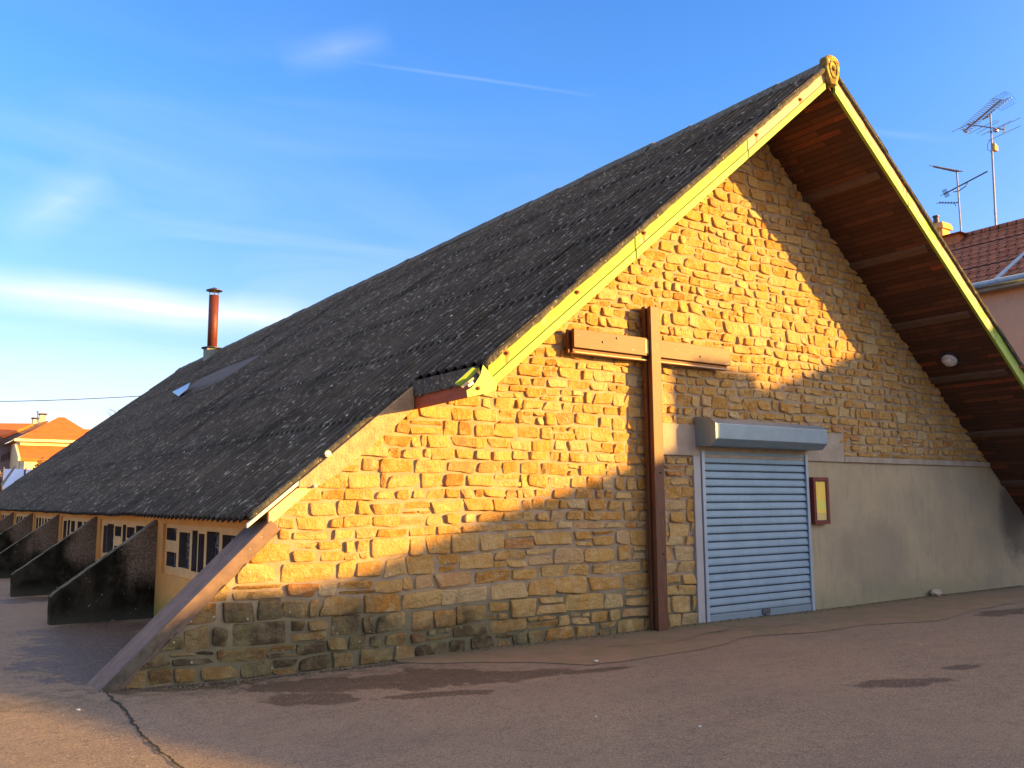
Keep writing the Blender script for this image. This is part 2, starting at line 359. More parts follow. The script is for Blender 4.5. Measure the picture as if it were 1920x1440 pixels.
b = t.mix(t.math('MULTIPLY', t.step(t.noise(1.4, 6), .48, .66), .55), b, (.04, .024, .017))
b = t.mix(br.outputs['Fac'], b, (.02, .012, .01))
M_SOFFIT = t.done(b, .7, t.bump(t.math('SUBTRACT', 1., br.outputs['Fac']), .8, .006), spec=.3)
M_PURLIN = simple('grey_brown_purlin', (.080, .052, .036), (.11, .072, .050), 5, .8, .4, 30, .003, vs=(6, 1, 6))
# ---- timber of the cross
t = NT('varnished_timber')
gx = t.noise(5, 8, t.map((9, 9, .8)), .7)
b = t.mix(t.step(gx, .38, .62), (.085, .036, .017), (.145, .060, .026))
b = t.mix(t.math('MULTIPLY', t.step(t.noise(11, 7, t.map((10, 10, .5)), .75), .575, .66), t.math('MULTIPLY', t.step(t.xyz()[2], 1.6, 4.2), .75)), b, (.62, .45, .26))
M_TIMBER = t.done(b, .55, t.bump(gx, .4, .004), spec=.4)
t = NT('varnished_timber_arm')
gx = t.noise(5, 8, t.map((.8, 9, 9)), .7)
b = t.mix(t.step(gx, .38, .62), (.075, .030, .013), (.12, .048, .020))
b = t.mix(t.math('MULTIPLY', t.step(t.noise(5, 7, t.map((1, 3, 3)), .75), .60, .68), .6), b, (.62, .45, .24))
M_ARM = t.done(b, .55, t.bump(gx, .35, .004), spec=.4)
M_DARKTIMBER = simple('dark_timber', (.11, .04, .018), (.15, .055, .02), 5, .6, .4, 30, .004, vs=(6, 6, 1))
# ---- metals
M_SLAT0 = simple('grey_blue_aluminium', (.160, .225, .265), (.135, .195, .235), 2.2, .5, .3, 40, .002, metal=.1, spec=.4)
t = NT('grey_blue_slats')
b = t.mix(t.step(t.noise(2.2, 7), .35, .65), (.215, .320, .385), (.185, .285, .345))
b = t.mix(t.math('MULTIPLY', t.step(t.noise(7, 7, t.map((3.5, 1, .35)), .7), .50, .66), .35), b, (.16, .21, .22))
b = t.mix(t.math('MULTIPLY', t.step(t.math('ADD', t.xyz()[2], t.math('MULTIPLY', t.noise(5, 6), .5)), .62, .25), .5), b, (.20, .23, .22))
b = t.mix(t.step(t.noise(38, 4, t.map((1, 1, 3))), .70, .74), b, (.34, .42, .45))
M_SLAT = t.done(b, .5, t.bump(t.noise(5, 4, t.map((1, 1, .6))), .25, .006), .1, .4)
M_BOX = simple('pale_aluminium', (.23, .31, .36), (.19, .27, .32), 2.5, .38, .15, 30, .001, metal=.35, spec=.5)
M_RAIL = simple('rail_aluminium', (.38, .44, .48), (.32, .38, .42), 3, .45, .15, 30, .001, metal=.2)
M_JAMB = simple('pale_jamb', (.40, .38, .36), (.34, .33, .31), 3, .7, .3, 60, .002)
M_LOCK = simple('dark_lock', (.07, .075, .085), (.11, .11, .12), 9, .5, .2, 40, .001, metal=.4)
M_GALV = simple('galvanised_metal', (.26, .27, .30), (.18, .19, .22), 8, .4, .2, 60, .001, metal=.7)
M_DKMETAL = simple('dark_metal', (.05, .05, .06), (.08, .08, .09), 8, .5, .2, 60, .001, metal=.5)
M_FLUE = simple('rust_red_enamel_flue', (.15, .035, .02), (.11, .03, .02), 5, .55, .4, 30, .003, metal=.2, vs=(1, 1, .5))
M_FLUEBASE = simple('grey_green_cement', (.20, .22, .17), (.28, .29, .24), 5, .9, .5, 40, .006)
M_SKYL = simple('translucent_sheet', (.085, .072, .066), (.11, .095, .088), 2.5, .95, .2, 40, .002)
M_ZINC = simple('blue_zinc', (.30, .42, .52), (.24, .34, .44), 6, .4, .2, 40, .001, metal=.3)
M_WINE = simple('wine_red_frame', (.18, .035, .022), (.13, .028, .02), 6, .5, .3, 40, .002, vs=(4, 4, 1))
t = NT('yellow_notice_paper')
b = t.mix(t.step(t.xyz()[2], 1.42, 1.40), (.95, .62, .02), (.70, .50, .10))
b = t.mix(t.math('MULTIPLY', t.blob(11.29, 1.52, .3, .06, 0, (0, 2)), .6), b, (.66, .74, .06))
M_PAPER = t.done(b, .8)
t = NT('display_glass'); t.b.inputs['Transmission Weight'].default_value = .0
t.b.inputs['Alpha'].default_value = .06; M_CLEAR = t.done((.8, .85, .85), .08, spec=.15)
t = NT('lamp_glass'); M_LAMPG = t.done(t.mix(t.step(t.noise(30, 3), .4, .6), (.62, .60, .55), (.40, .39, .37)), .3)
M_LAMPB = simple('white_plastic', (.62, .60, .56), (.5, .48, .45), 9, .5, .2, 50, .001)

# ------------------------------------------------------------------ ground
def gz(x, y):
    s = max(0., min(1., (y-.2)/3.8)); s = s*s*(3-2*s)
    return .10*s + (.045*max(0, min(1, (2.6-x)/1.2))*max(0, 1-abs(y)/1.5))
t = NT('asphalt')
n1 = t.noise(.45, 8, rough=.6); n2 = t.noise(3.2, 8, rough=.7)
b = t.mix(t.step(n1, .35, .65), (.31, .235, .165), (.255, .205, .155))
b = t.mix(t.math('MULTIPLY', t.step(n2, .40, .66), .35), b, (.34, .27, .19))
b = t.mix(t.math('MULTIPLY', t.step(t.noise(1.1, 5, t.map((.5, 1.6, 1), (0, 0, .5))), .5, .65), .35), b, (.19, .155, .13))
wob = t.math('ADD', t.math('MULTIPLY', t.math('SUBTRACT', t.noise(2.2, 9, t.map((1, 1, 1)), .75), .5), 2.9), t.math('MULTIPLY', t.math('SUBTRACT', t.noise(11, 4), .5), .4))
wet = None
for (cx, cy, rx, ry, a) in [(4.15, -1.0, .85, .44, -.35), (3.3, -.72, .85, .32, -.5), (5.0, -1.38, .5, .2, -.2), (2.95, -1.15, .42, .22, -.5), (3.9, -1.65, .5, .12, -.3),
    (7.35, -3.65, .45, .17, -.35), (8.55, -3.6, .28, .09, -.2), (13.2, -1.75, .7, .22, 0), (2.1, 2.3, .85, 1.9, -.1), (5.6, -1.62, .4, .09, -.15),
    (.5, 2.2, .5, .4, 0), (2.2, -.16, .8, .13, -.1), (8.1, -5.0, .5, .12, -.4), (1.75, 1.0, .35, .8, -.2), (2.2, 3.6, .9, .4, 0), (2.1, 7.9, .8, .5, 0)]:
    m_ = t.blob(cx, cy, rx, ry, a, (0, 1), wob, .13)
    wet = m_ if wet is None else t.math('MAXIMUM', wet, m_)
b = t.mix(t.math('MULTIPLY', wet, .78), b, (.040, .030, .027))
agg = t.math('ADD', t.math('MULTIPLY', t.noise(150, 3, rough=.8), .6), t.math('MULTIPLY', t.noise(48, 5, rough=.8), .4))
pat = t.noise(9, 8, rough=.75)
b = t.mix(t.math('MULTIPLY', t.step(pat, .50, .62), .35), b, (.115, .095, .08))
b = t.mix(t.math('MULTIPLY', t.step(pat, .47, .36), .30), b, (.34, .27, .19))
b = t.mix(t.math('MULTIPLY', t.step(agg, .52, .60), .65), b, (.58, .48, .36))
b = t.mix(t.math('MULTIPLY', t.step(agg, .48, .41), .70), b, (.060, .048, .045))
b = t.mix(t.step(t.voro(17), .075, .05), b, t.mix(.5, (.36, .32, .28), b))
gw = t.math('MULTIPLY', t.step(t.xyz()[1], -1.0, -.05), t.step(t.noise(5, 6), .4, .6))
gw = t.math('MULTIPLY', gw, t.step(t.xyz()[1], .4, .2))
b = t.mix(t.math('MULTIPLY', gw, .5), b, (.075, .08, .045))
rg = t.math('SUBTRACT', .9, t.math('MULTIPLY', wet, .35))
M_ASPH = t.done(b, rg, t.bump(t.math('ADD', agg, t.math('MULTIPLY', n2, .5)), 1., .02), spec=.15)
xs = [-600, -300, -120, -60, -30, -15, -8] + [-5+.4*i for i in range(60)] + [22, 30, 45, 70, 120, 300, 600]
ys = [-600, -300, -120, -60, -35, -20, -13] + [-9+.4*i for i in range(50)] + [14, 20, 30, 45, 70, 110, 200, 400, 900]
g = MB(); g.v = [(x, y, gz(x, y)+(.012*noise.noise(Vector((x*.4, y*.4, 3))) if abs(x) < 25 and abs(y) < 25 else 0)) for y in ys for x in xs]
nx = len(xs); g.f = [(j*nx+i, j*nx+i+1, (j+1)*nx+i+1, (j+1)*nx+i) for j in range(len(ys)-1) for i in range(nx-1)]
obj('ground', g, M_ASPH, smooth=True, kind='structure')
def gh(x, y): return gz(x, y)+.012*noise.noise(Vector((x*.4, y*.4, 3)))
t = NT('apron_concrete')
b = t.mix(t.step(t.noise(1.6, 7), .38, .62), (.225, .175, .11), (.235, .165, .115))
b = t.mix(t.math('MULTIPLY', t.step(t.noise(2.6, 7, rough=.7), .42, .6), .65), b, (.165, .15, .08))
b = t.mix(t.math('MULTIPLY', t.step(t.xyz()[1], -.45, -.02), .45), b, (.13, .13, .065))
b = t.mix(t.math('MULTIPLY', t.step(t.noise(120, 3, rough=.8), .52, .68), .35), b, (.27, .22, .16))
M_APRON = t.done(b, .9, t.bump(t.noise(70, 6, rough=.75), .6, .006), spec=.2)
edge = [(4.3, -.10), (4.5, -.36), (5.0, -.62), (5.39, -.94), (5.73, -1.40), (6.38, -1.43), (7.0, -1.40), (7.46, -1.36), (8.0, -1.22), (8.38, -1.09), (8.62, -1.13), (9.4, -1.36), (10.39, -1.30), (11.53, -1.66), (13., -1.35), (14.5, -1.25), (17, -1.25), (24, -1.4)]
g = MB(); fine = []
for (a, b_) in zip(edge, edge[1:]):
    k = max(1, int((b_[0]-a[0])/.12))
    for i in range(k):
        u = i/k; x = a[0]+(b_[0]-a[0])*u; y = a[1]+(b_[1]-a[1])*u
        fine.append((x, y+.035*noise.noise(Vector((x*3, 7, 0)))+.035*noise.noise(Vector((x*11, 3, 0)))))
fine.append(edge[-1])
K = 8
for (x, y) in fine:
    for k in range(K+1):
        yy = .08+(y-.08)*k/K; g.v.append((x, yy, gh(x, yy)+.018+(.004 if k < K else -.012)))
g.f = [(i*(K+1)+k, i*(K+1)+k+1, (i+1)*(K+1)+k+1, (i+1)*(K+1)+k) for i in range(len(fine)-1) for k in range(K)]
obj('pavement_apron', g, M_APRON, smooth=True, kind='structure')
M_CRACK = simple('crack_dirt', (.012, .012, .01), (.03, .035, .02), 20, 1, .5, 60, .004)
def crack(pts, w, dz):
    g = MB(); P = []
    for (a, b_) in zip(pts, pts[1:]):
        d = math.hypot(b_[0]-a[0], b_[1]-a[1]); k = max(2, int(d/.04))
        for i in range(k): P.append(Vector((a[0]+(b_[0]-a[0])*i/k, a[1]+(b_[1]-a[1])*i/k, 0)))
    P.append(Vector((*pts[-1], 0)))
    Q = []
    for i, p in enumerate(P):
        tt = (P[min(i+1, len(P)-1)]-P[max(i-1, 0)]).normalized(); nn = Vector((-tt.y, tt.x, 0))
        o_ = .022*noise.noise(p*6+Vector((0, 0, 5)))+.016*noise.noise(p*27+Vector((0, 0, 2))); ww = w*(.25+1.5*abs(noise.noise(p*9))+.8*abs(noise.noise(p*31)))
        if i in (0, len(P)-1): ww *= .1
        Q.append((p+nn*(o_+ww), p+nn*(o_-ww)))
    for a, b_ in Q:
        for q in (a, b_): g.v.append((q.x, q.y, gh(q.x, q.y)+dz))
    g.f = [(2*i, 2*i+1, 2*i+3, 2*i+2) for i in range(len(Q)-1)]
    return g
obj('ground_crack', crack([(1.60, -.02), (1.575, -.4), (1.585, -.8), (1.55, -1.5), (1.545, -2.1), (1.57, -2.6), (1.5, -3.2)], .013, .006), M_CRACK, kind='structure')
obj('ground_crack', crack([(6.5, -.75), (7.3, -.98), (8.1, -.72), (8.5, -.75), (9.0, -.9)], .006, .028), M_CRACK, kind='structure')
obj('ground_crack', crack([(8.1, -.72), (8.9, -.62), (9.3, -.86), (9.75, -.83)], .008, .028), M_CRACK, kind='structure')
obj('ground_crack', crack([(8.78, -.06), (8.72, -.35), (8.85, -.62)], .006, .028), M_CRACK, kind='structure')
obj('ground_crack', crack([(2.0, -.10), (3.0, -.13), (4.0, -.16), (4.8, -.2), (5.6, -.16)], .012, .006), M_CRACK, kind='structure')
obj('ground_crack', crack([(1.0, -2.9), (1.6, -3.05), (2.4, -3.5)], .008, .006), M_CRACK, kind='structure')

# ------------------------------------------------------------------ the chapel
XR, ZR, SL, SR = 10.15, 7.52, .82, .81
XE, XEr, YB, YF = 2.72, 17.62, 32.2, -1.40
def top(x): return ZR-(SL*(XR-x) if x < XR else SR*(x-XR))
chapel = thing('chapel', 'steep roofed chapel with a golden rubble stone gable and a dark corrugated roof', 'chapel', (XR, 0, 0))
XS = 2.97
# --- front wall core (mortar), with the sloping buttress end on the left
UND = .33
wall = MB()
def coping_x(z): return 1.50+z*(1.47/1.40)
outline = [(1.56, -.02), (XS+.03, 1.36), (XS+.03, top(XS)-.12), (XR, ZR-.2), (17.33, top(17.33)-.15), (17.33, 1.40), (18.75, -.02)]
wall.prism([(x, 0, z) for x, z in outline], (0, .42, 0))
wall_o = obj('gable_wall', wall, M_MORTAR, chapel)
# --- rubble facing stones
SV, SF, ST = [], [], []
PW = (4.5, 18)
def wave(x, z, k=1.): return k*(.035*noise.noise(Vector((x*.55, z*.9, 1.3)))+.018*noise.noise(Vector((x*1.9, z*2.2, 8.1))))
UG = [-1, -.955, -.84, -.5, 0, .5, .84, .955, 1]
def xl(z): return (coping_x(z)+.165) if z < 1.36 else max(XS+.03, XR-(ZR-.22-z)/SL)
def xr(z): return XR+(ZR-.30-z)/SR
def add_stone(x0, x1, z0, z1, kw):
    w, h = x1-x0, z1-z0
    if w < .03 or h < .02: return
    cx, cz = (x0+x1)/2, (z0+z1)/2
    if xr(cz) < x0 or xl(cz) > x1: return
    b = len(SV); rnd = random.random()
    j = lambda a: random.uniform(-a, a)
    jx, jz = min(.035, w*.13), min(.024, h*.14)
    c = [(x0+j(jx), z0+j(jz)), (x1+j(jx), z0+j(jz)), (x1+j(jx), z1+j(jz)), (x0+j(jx), z1+j(jz))]
    D = random.uniform(.016, .036)*(.75 if h < .09 else 1)*1.0
    tx, tz = j(.018), j(.018); pw = random.uniform(*PW); se = random.random()*100
    for v in UG:
        for u in UG:
            # rounded-rectangle outline
            r = max(abs(u), abs(v)); q = (abs(u)**pw+abs(v)**pw)**(1/pw) if r > 0 else 1
            uu, v2 = (u*r/q, v*r/q) if r > 0 else (0, 0)
            a, e = (uu+1)/2, (v2+1)/2
            x = (c[0][0]*(1-a)+c[1][0]*a)*(1-e)+(c[3][0]*(1-a)+c[2][0]*a)*e
            z = (c[0][1]*(1-a)+c[1][1]*a)*(1-e)+(c[3][1]*(1-a)+c[2][1]*a)*e
            n = noise.noise(Vector((x*7+se, z*7, se))); n2 = noise.noise(Vector((x*19, z*19+se, se)))
            if r > .9: x += .011*noise.noise(Vector((x*13, z*13, se+3))); z += .009*noise.noise(Vector((x*13+9, z*13, se)))
            dep = 0. if r >= 1 else (.80 if r > .9 else (.95 if r > .7 else 1.))
            y = -(D*dep+dep*(tx*u+tz*v)+(.010*n+.011*n2)*dep)
            z += wave(x, z, kw)
            lo = xl(z); hi = xr(z)
            x = min(max(x, lo), hi); z = max(z, .0)
            SV.append((x, min(y, -.002) if r < 1 else .004, z)); ST.append(rnd)
    n = len(UG)
    for jj in range(n-1):
        for i in range(n-1): SF.append((b+jj*n+i, b+jj*n+i+1, b+(jj+1)*n+i+1, b+(jj+1)*n+i))
def zone(x0, x1, z0, z1, ch, cw, kw=1.):
    z = z0
    while z < z1-.03:
        h = random.uniform(*ch)
        if z1-(z+h) < ch[0]*.7: h = z1-z
        big = h > (ch[0]+ch[1])/2
        x = x0+random.uniform(-.1, 0)
        a_, b_ = x0, x1
        while x < x1:
            w = random.uniform(*cw)*(1.15 if big else 1.0)
            if random.random() < .12: w *= .5
            g1, g2 = random.uniform(.008, .020), random.uniform(.007, .017)
            xa, xb = max(x, x0-.02)+g1, min(x+w, x1+.02)-g1
            r = random.random()
            if h > .135 and r < .22:      # two or three thin stones instead of one
                k = random.uniform(.35, .65); zm = z+h*k
                for (u0, u1) in ((z, zm), (zm, z+h)):
                    if random.random() < .35 and w > .28:
                        xm = xa+(xb-xa)*random.uniform(.35, .65)
                        add_stone(xa, xm-.012, u0+g2, u1-g2*.8, kw); add_stone(xm+.012, xb, u0+g2, u1-g2*.8, kw)
                    else: add_stone(xa, xb, u0+g2, u1-g2*.8, kw)
            else: add_stone(xa, xb, z+g2, z+h-g2, kw)
            x += w
        z += h
zone(1.5, 7.92, .0, 1.35, (.13, .215), (.20, .52))
zone(2.9, 7.92, 1.35, 4.1, (.10, .175), (.14, .36))
zone(8.02, 8.70, .0, 2.18, (.12, .22), (.2, .42), .4)
PW = (3., 9)
zone(7.92, 17.4, 2.34, 4.1, (.095, .17), (.13, .31))
zone(4.5, 16., 4.1, 7.3, (.10, .175), (.14, .35))
zone(12.02, 17.2, 2.25, 2.34, (.085, .09), (.2, .5), 0)
me = bpy.data.meshes.new('rubble_facing'); me.from_pydata(SV, [], SF); me.update(); fix(me)
at1 = me.attributes.new('tint', 'FLOAT_VECTOR', 'POINT')
flat = []
for r in ST: flat += [r, r, r]
at1.data.foreach_set('vector', flat)
me.materials.append(M_STONE)
o = bpy.data.objects.new('rubble_facing', me); COL.objects.link(o); o.parent = wall_o
# --- render (plaster) wall, ledge and lintel
# the core wall sits 0; the rendered lower right zone is a thin coat
r_ = MB(); r_.prism([(11.05, -.012, -.02), (11.05, -.012, 2.165), (16.25, -.012, 2.165), (17.33, -.012, 1.40), (18.7, -.012, -.02)], (0, .01, 0))
obj('rendered_wall', r_, M_RENDER, chapel)
obj('ledge', MB().box(11.98, 16.28, -.055, .0, 2.17, 2.255), M_CONC, chapel, bevel=.006)
li = MB(); li.box(8.03, 8.80, -.05, .0, 2.19, 2.60); li.box(8.80, 11.98, -.045, .0, 2.17, 2.60)
obj('lintel', li, M_CONC, chapel, bevel=.005)
# --- sloping coping of the gable wall's buttress end
cp = MB()
A = Vector((1.47, 0, -.03)); B = Vector((XS+.0, 0, 1.44)); d = (B-A).normalized(); nrm = Vector((-d.z, 0, d.x))
th = .075
cp.prism([A-nrm*.0+Vector((0, -.055, 0)), B+Vector((0, -.055, 0)), B-nrm*th+Vector((.02, -.055, -.0)), A-nrm*th+Vector((.02, -.055, 0))], (0, .52, 0))
cp.prism([A-nrm*th+Vector((.02, -.028, 0)), B-nrm*th+Vector((0, -.028, 0)), B-nrm*(th+.05)+Vector((0.03, -.028, 0)), A-nrm*(th+.05)+Vector((.02, -.028, 0))], (0, .10, 0))
obj('coping', cp, M_COPING, chapel, bevel=.008)
# --- side wall
sw = MB(); sw.box(XS, XS+.3, .40, YB-.05, -.1, 1.60)
sw2 = obj('side_wall', sw, M_OCHRE, chapel)
# cut real recesses: build the wall around the windows instead of one box
sw.v.clear(); sw.f.clear()
bays = [(.93, 4.0)]+[(4.3*i+.74, 4.3*i+4.06) for i in range(1, 7)]
WZ0, WZ1 = .70, 1.345
prev = .40
for (a, b_) in bays:
    sw.box(XS, XS+.3, prev, a, -.1, 1.60)
    sw.box(XS, XS+.3, a, b_, -.1, WZ0); sw.box(XS, XS+.3, a, b_, WZ1, 1.60)
    prev = b_
sw.box(XS, XS+.3, prev, YB-.05, -.1, 1.60)
me = bpy.data.meshes.new('side_wall'); me.from_pydata(sw.v, [], sw.f); me.update(); fix(me); me.materials.append(M_OCHRE); sw2.data = me
obj('rear_wall', MB().prism([(XS+.1, YB-.45, -.1), (17.33, YB-.45, -.1), (17.33, YB-.45, top(17.33)-.1), (XR, YB-.45, ZR-.15), (XS+.1, YB-.45, top(XS+.1)-.1)], (0, .35, 0)), M_OCHRE, chapel)
obj('right_side_wall', MB().box(17.0, 17.33, .42, YB-.46, -.1, 1.50), M_OCHRE, chapel)
# windows: pierced concrete panels, openings measured from the photograph (u along y from the front end, z)
PAT = [
 [(3.46, 3.95, 1.13, 1.287), (3.43, 3.907, .80, .983), (2.832, 3.32, .815, 1.246), (2.505, 2.733, .80, 1.28), (2.225, 2.465, .80, 1.249), (1.656, 2.131, .80, 1.283), (1.063, 1.544, 1.05, 1.261), (1.063, 1.5, .79, .97)],
 [(3.59, 3.89, .785, 1.24), (3.04, 3.64-.06, .80, 1.272), (2.47, 2.95, 1.09, 1.245), (2.5, 2.95, .79, .935), (2.12, 2.364, .80, 1.28), (1.54, 2.066, 1.085, 1.25), (1.54, 2.0, .79, .97), (.934, 1.449, .80, 1.28)],
 [(3.50, 3.9, .80, 1.26), (3.1, 3.38, .80, 1.28), (2.5, 2.95, 1.05, 1.27), (2.5, 2.95, .79, .95), (1.7, 2.2, .80, 1.27), (1.0, 1.5, 1.06, 1.27), (1.0, 1.5, .79, .96)],
 [(3.55, 3.9, .80, 1.27), (3.05, 3.4, .80, 1.28), (2.6, 2.85, .80, 1.27), (2.1, 2.4, .80, 1.27), (1.5, 1.9, 1.05, 1.27), (1.5, 1.9, .79, .95), (1.0, 1.3, .80, 1.27)]]
for i, (a, b_) in enumerate(bays):
    pat = PAT[i] if i < 4 else PAT[2+(i % 2)]
    holes = [(y0-0+0*i if i == 0 else y0+4.3*i, y1 if i == 0 else y1+4.3*i, z0, z1) for y0, y1, z0, z1 in pat]
    ysn = sorted({a, b_}|{h[0] for h in holes}|{h[1] for h in holes}); zsn = sorted({WZ0, WZ1}|{h[2] for h in holes}|{h[3] for h in holes})
    ysn = [y for y in ysn if a <= y <= b_]; zsn = [z for z in zsn if WZ0 <= z <= WZ1]
    w = MB(); rvi = []; x0, x1 = XS+.035, XS+.145
    solid = {}
    for yi in range(len(ysn)-1):
        for zi in range(len(zsn)-1):
            ym, zm = (ysn[yi]+ysn[yi+1])/2, (zsn[zi]+zsn[zi+1])/2
            solid[yi, zi] = not any(h[0] < ym < h[1] and h[2] < zm < h[3] for h in holes)
    for (yi, zi), s_ in solid.items():
        if not s_: continue
        y0, y1, z0, z1 = ysn[yi], ysn[yi+1], zsn[zi], zsn[zi+1]
        w.add([(x0, y0, z0), (x0, y1, z0), (x0, y1, z1), (x0, y0, z1)], [(0, 3, 2, 1)])
        for (dy, dz, q) in ((-1, 0, [(x0, y0, z0), (x1, y0, z0), (x1, y0, z1), (x0, y0, z1)]), (1, 0, [(x0, y1, z0), (x0, y1, z1), (x1, y1, z1), (x1, y1, z0)]),
                            (0, -1, [(x0, y0, z0), (x0, y1, z0), (x1, y1, z0), (x1, y0, z0)]), (0, 1, [(x0, y0, z1), (x1, y0, z1), (x1, y1, z1), (x0, y1, z1)])):
            if not solid.get((yi+dy, zi+dz), True): w.add(q, [(0, 1, 2, 3)]), rvi.append(len(w.f)-1)
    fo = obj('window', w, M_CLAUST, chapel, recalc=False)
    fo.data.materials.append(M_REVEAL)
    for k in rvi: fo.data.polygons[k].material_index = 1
    obj('pane', MB().box(x1-.02, x1, a, b_, WZ0, WZ1), M_GLASS, fo)
# buttresses
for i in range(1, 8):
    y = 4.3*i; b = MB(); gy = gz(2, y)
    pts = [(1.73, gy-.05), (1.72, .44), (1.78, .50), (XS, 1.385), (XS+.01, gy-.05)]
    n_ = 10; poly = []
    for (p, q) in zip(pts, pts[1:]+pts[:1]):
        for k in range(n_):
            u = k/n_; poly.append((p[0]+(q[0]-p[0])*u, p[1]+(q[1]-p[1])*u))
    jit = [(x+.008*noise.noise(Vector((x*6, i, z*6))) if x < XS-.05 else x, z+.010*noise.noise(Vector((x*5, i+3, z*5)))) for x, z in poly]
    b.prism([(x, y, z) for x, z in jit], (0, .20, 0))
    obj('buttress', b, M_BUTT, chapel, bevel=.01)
# --- roof sheets
PITCH = .177
def roof_sheet(side, xa, xb, y0, y1, lift=0.):
    """corrugated sheets between x=xa (eave end) and x=xb (ridge end)"""
    rows = []; nrow = 5; L_ = abs(xb-xa); per = 1.22*cos(math.atan(.82))*1.25
    k = max(2, int(round(L_/per)))
    for r in range(k):
        f0, f1 = r/k, (r+1)/k
        rows += [(f0+(f1-f0)*.0, .026), (f0+(f1-f0)*.5, .013), (f1-.0005, .0)]
    nw = int((y1-y0)/PITCH*8)
    m = MB(); nr = len(rows); ny = nw+1
    for j in range(ny):
        y = y0+(y1-y0)*j/nw
        for f, up in rows:
            x = xa+(xb-xa)*f
            wv = .030*cos(2*pi*y/PITCH)
            sag = .010*noise.noise(Vector((x*.5, y*.28, side)))+.006*noise.noise(Vector((x*2, y*3, side)))
            if f == 0: x += -.02*noise.noise(Vector((y*.9, 2, 0)))*side*-1 + .012*noise.noise(Vector((int(y/.9)*3.3, 5, 0)))
            m.v.append((x, y, top(x)+lift+up+wv+sag))
    nv = len(m.v); th = .010
    m.v += [(x, y, z-th) for x, y, z in m.v]
    for j in range(ny-1):
        for i in range(nr-1):
            a = j*nr+i; m.f.append((a, a+1, a+nr+1, a+nr)); m.f.append((nv+a, nv+a+nr, nv+a+nr+1, nv+a+1))
        a = j*nr; m.f.append((a, a+nr, nv+a+nr, nv+a)); a = j*nr+nr-1; m.f.append((a, nv+a, nv+a+nr, a+nr))
    for i in range(nr-1):
        a = i; m.f.append((a, nv+a, nv+a+1, a+1)); a = (ny-1)*nr+i; m.f.append((a, a+1, nv+a+1, nv+a))
    return m
XN = 4.50
roof = MB()
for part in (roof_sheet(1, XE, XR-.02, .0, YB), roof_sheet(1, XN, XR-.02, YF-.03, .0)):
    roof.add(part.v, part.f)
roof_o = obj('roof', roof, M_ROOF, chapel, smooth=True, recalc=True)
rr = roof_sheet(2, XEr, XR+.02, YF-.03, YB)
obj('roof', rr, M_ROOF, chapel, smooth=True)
# deck under the sheets keeps the light out
dk = MB()
dk.prism([(XE+.12, .02, top(XE+.12)-.045), (XR, .02, ZR-.045), (XR, .02, ZR-.09), (XE+.12, .02, top(XE+.12)-.09)], (0, YB-.1, 0))
dk.prism([(XR, .02, ZR-.045), (XEr-.1, .02, top(XEr-.1)-.045), (XEr-.1, .02, top(XEr-.1)-.09), (XR, .02, ZR-.09)], (0, YB-.1, 0))
obj('roof_deck', dk, M_DARKTIMBER, chapel)
# ridge tiles
def ridge_piece(y0, y1, s, j):
    m = MB(); n = 9; b = []
    for (y, k) in ((y0, 1.0), (y0+.05, 1.0), (y1, .88)):
        for i in range(n):
            a = -1+2*i/(n-1); x = XR+a*.21*k; z = ZR+.075*k-abs(a)**1.5*.21*k+j
            z += .022*noise.noise(Vector((x*8, y*5, 0)))+.012*noise.noise(Vector((x*30, y*14, 4))); m.v.append((x, y, z))
    off = len(m.v); m.v += [(x, y, z-.022) for x, y, z in m.v]
    for r in range(2):
        for i in range(n-1):
            q = r*n+i; m.f.append((q, q+1, q+n+1, q+n)); m.f.append((off+q, off+q+n, off+q+n+1, off+q+1))
        for q, w in ((r*n, 1), (r*n+n-1, 1)): m.f.append((q, q+n, off+q+n, off+q))
    for r in (0, 2):
        for i in range(n-1): q = r*n+i; m.f.append((q, off+q, off+q+1, q+1))
    return m
rd = MB(); y = YF-.02; k = 0
while y < YB:
    L_ = .86; p = ridge_piece(y, min(y+L_+.05, YB+.05), 0, .012*random.uniform(-1, 1)); rd.add(p.v, p.f); y += L_
obj('ridge_cap', rd, M_RIDGE, roof_o, smooth=False)
# shield-shaped ridge end at the apex
se = MB()
prof = []
for i in range(13):
    a = pi*i/12; prof.append((XR+.145*cos(a), ZR+.02+.085*sin(a)))
prof += [(XR-.14, ZR-.11), (XR-.075, ZR-.31), (XR+.075, ZR-.31), (XR+.14, ZR-.11)]
se.prism([(x, YF-.075, z) for x, z in prof], (0, .12, 0))
seo = obj('ridge_end_cap', se, M_RIDGEEND, roof_o, bevel=.012)
ov = MB(); rim = []
cxo, czo = XR, ZR-.10
for i in range(24):
    a = 2*pi*i/24; w = .085*(1 if sin(a) > 0 else .9); rim.append(Vector((cxo+w*cos(a), YF-.078, czo+.125*sin(a))))
ov.tube(rim+[rim[0]], .013, 6, False)
ov.lathe([(.001, .0), (.040, .006), (.030, .022), (.001, .03)][::-1], (cxo, YF-.072, czo+.02), (0, -1, 0), 12)
obj('oval_boss', ov, M_RIDGEEND, roof_o, smooth=True)
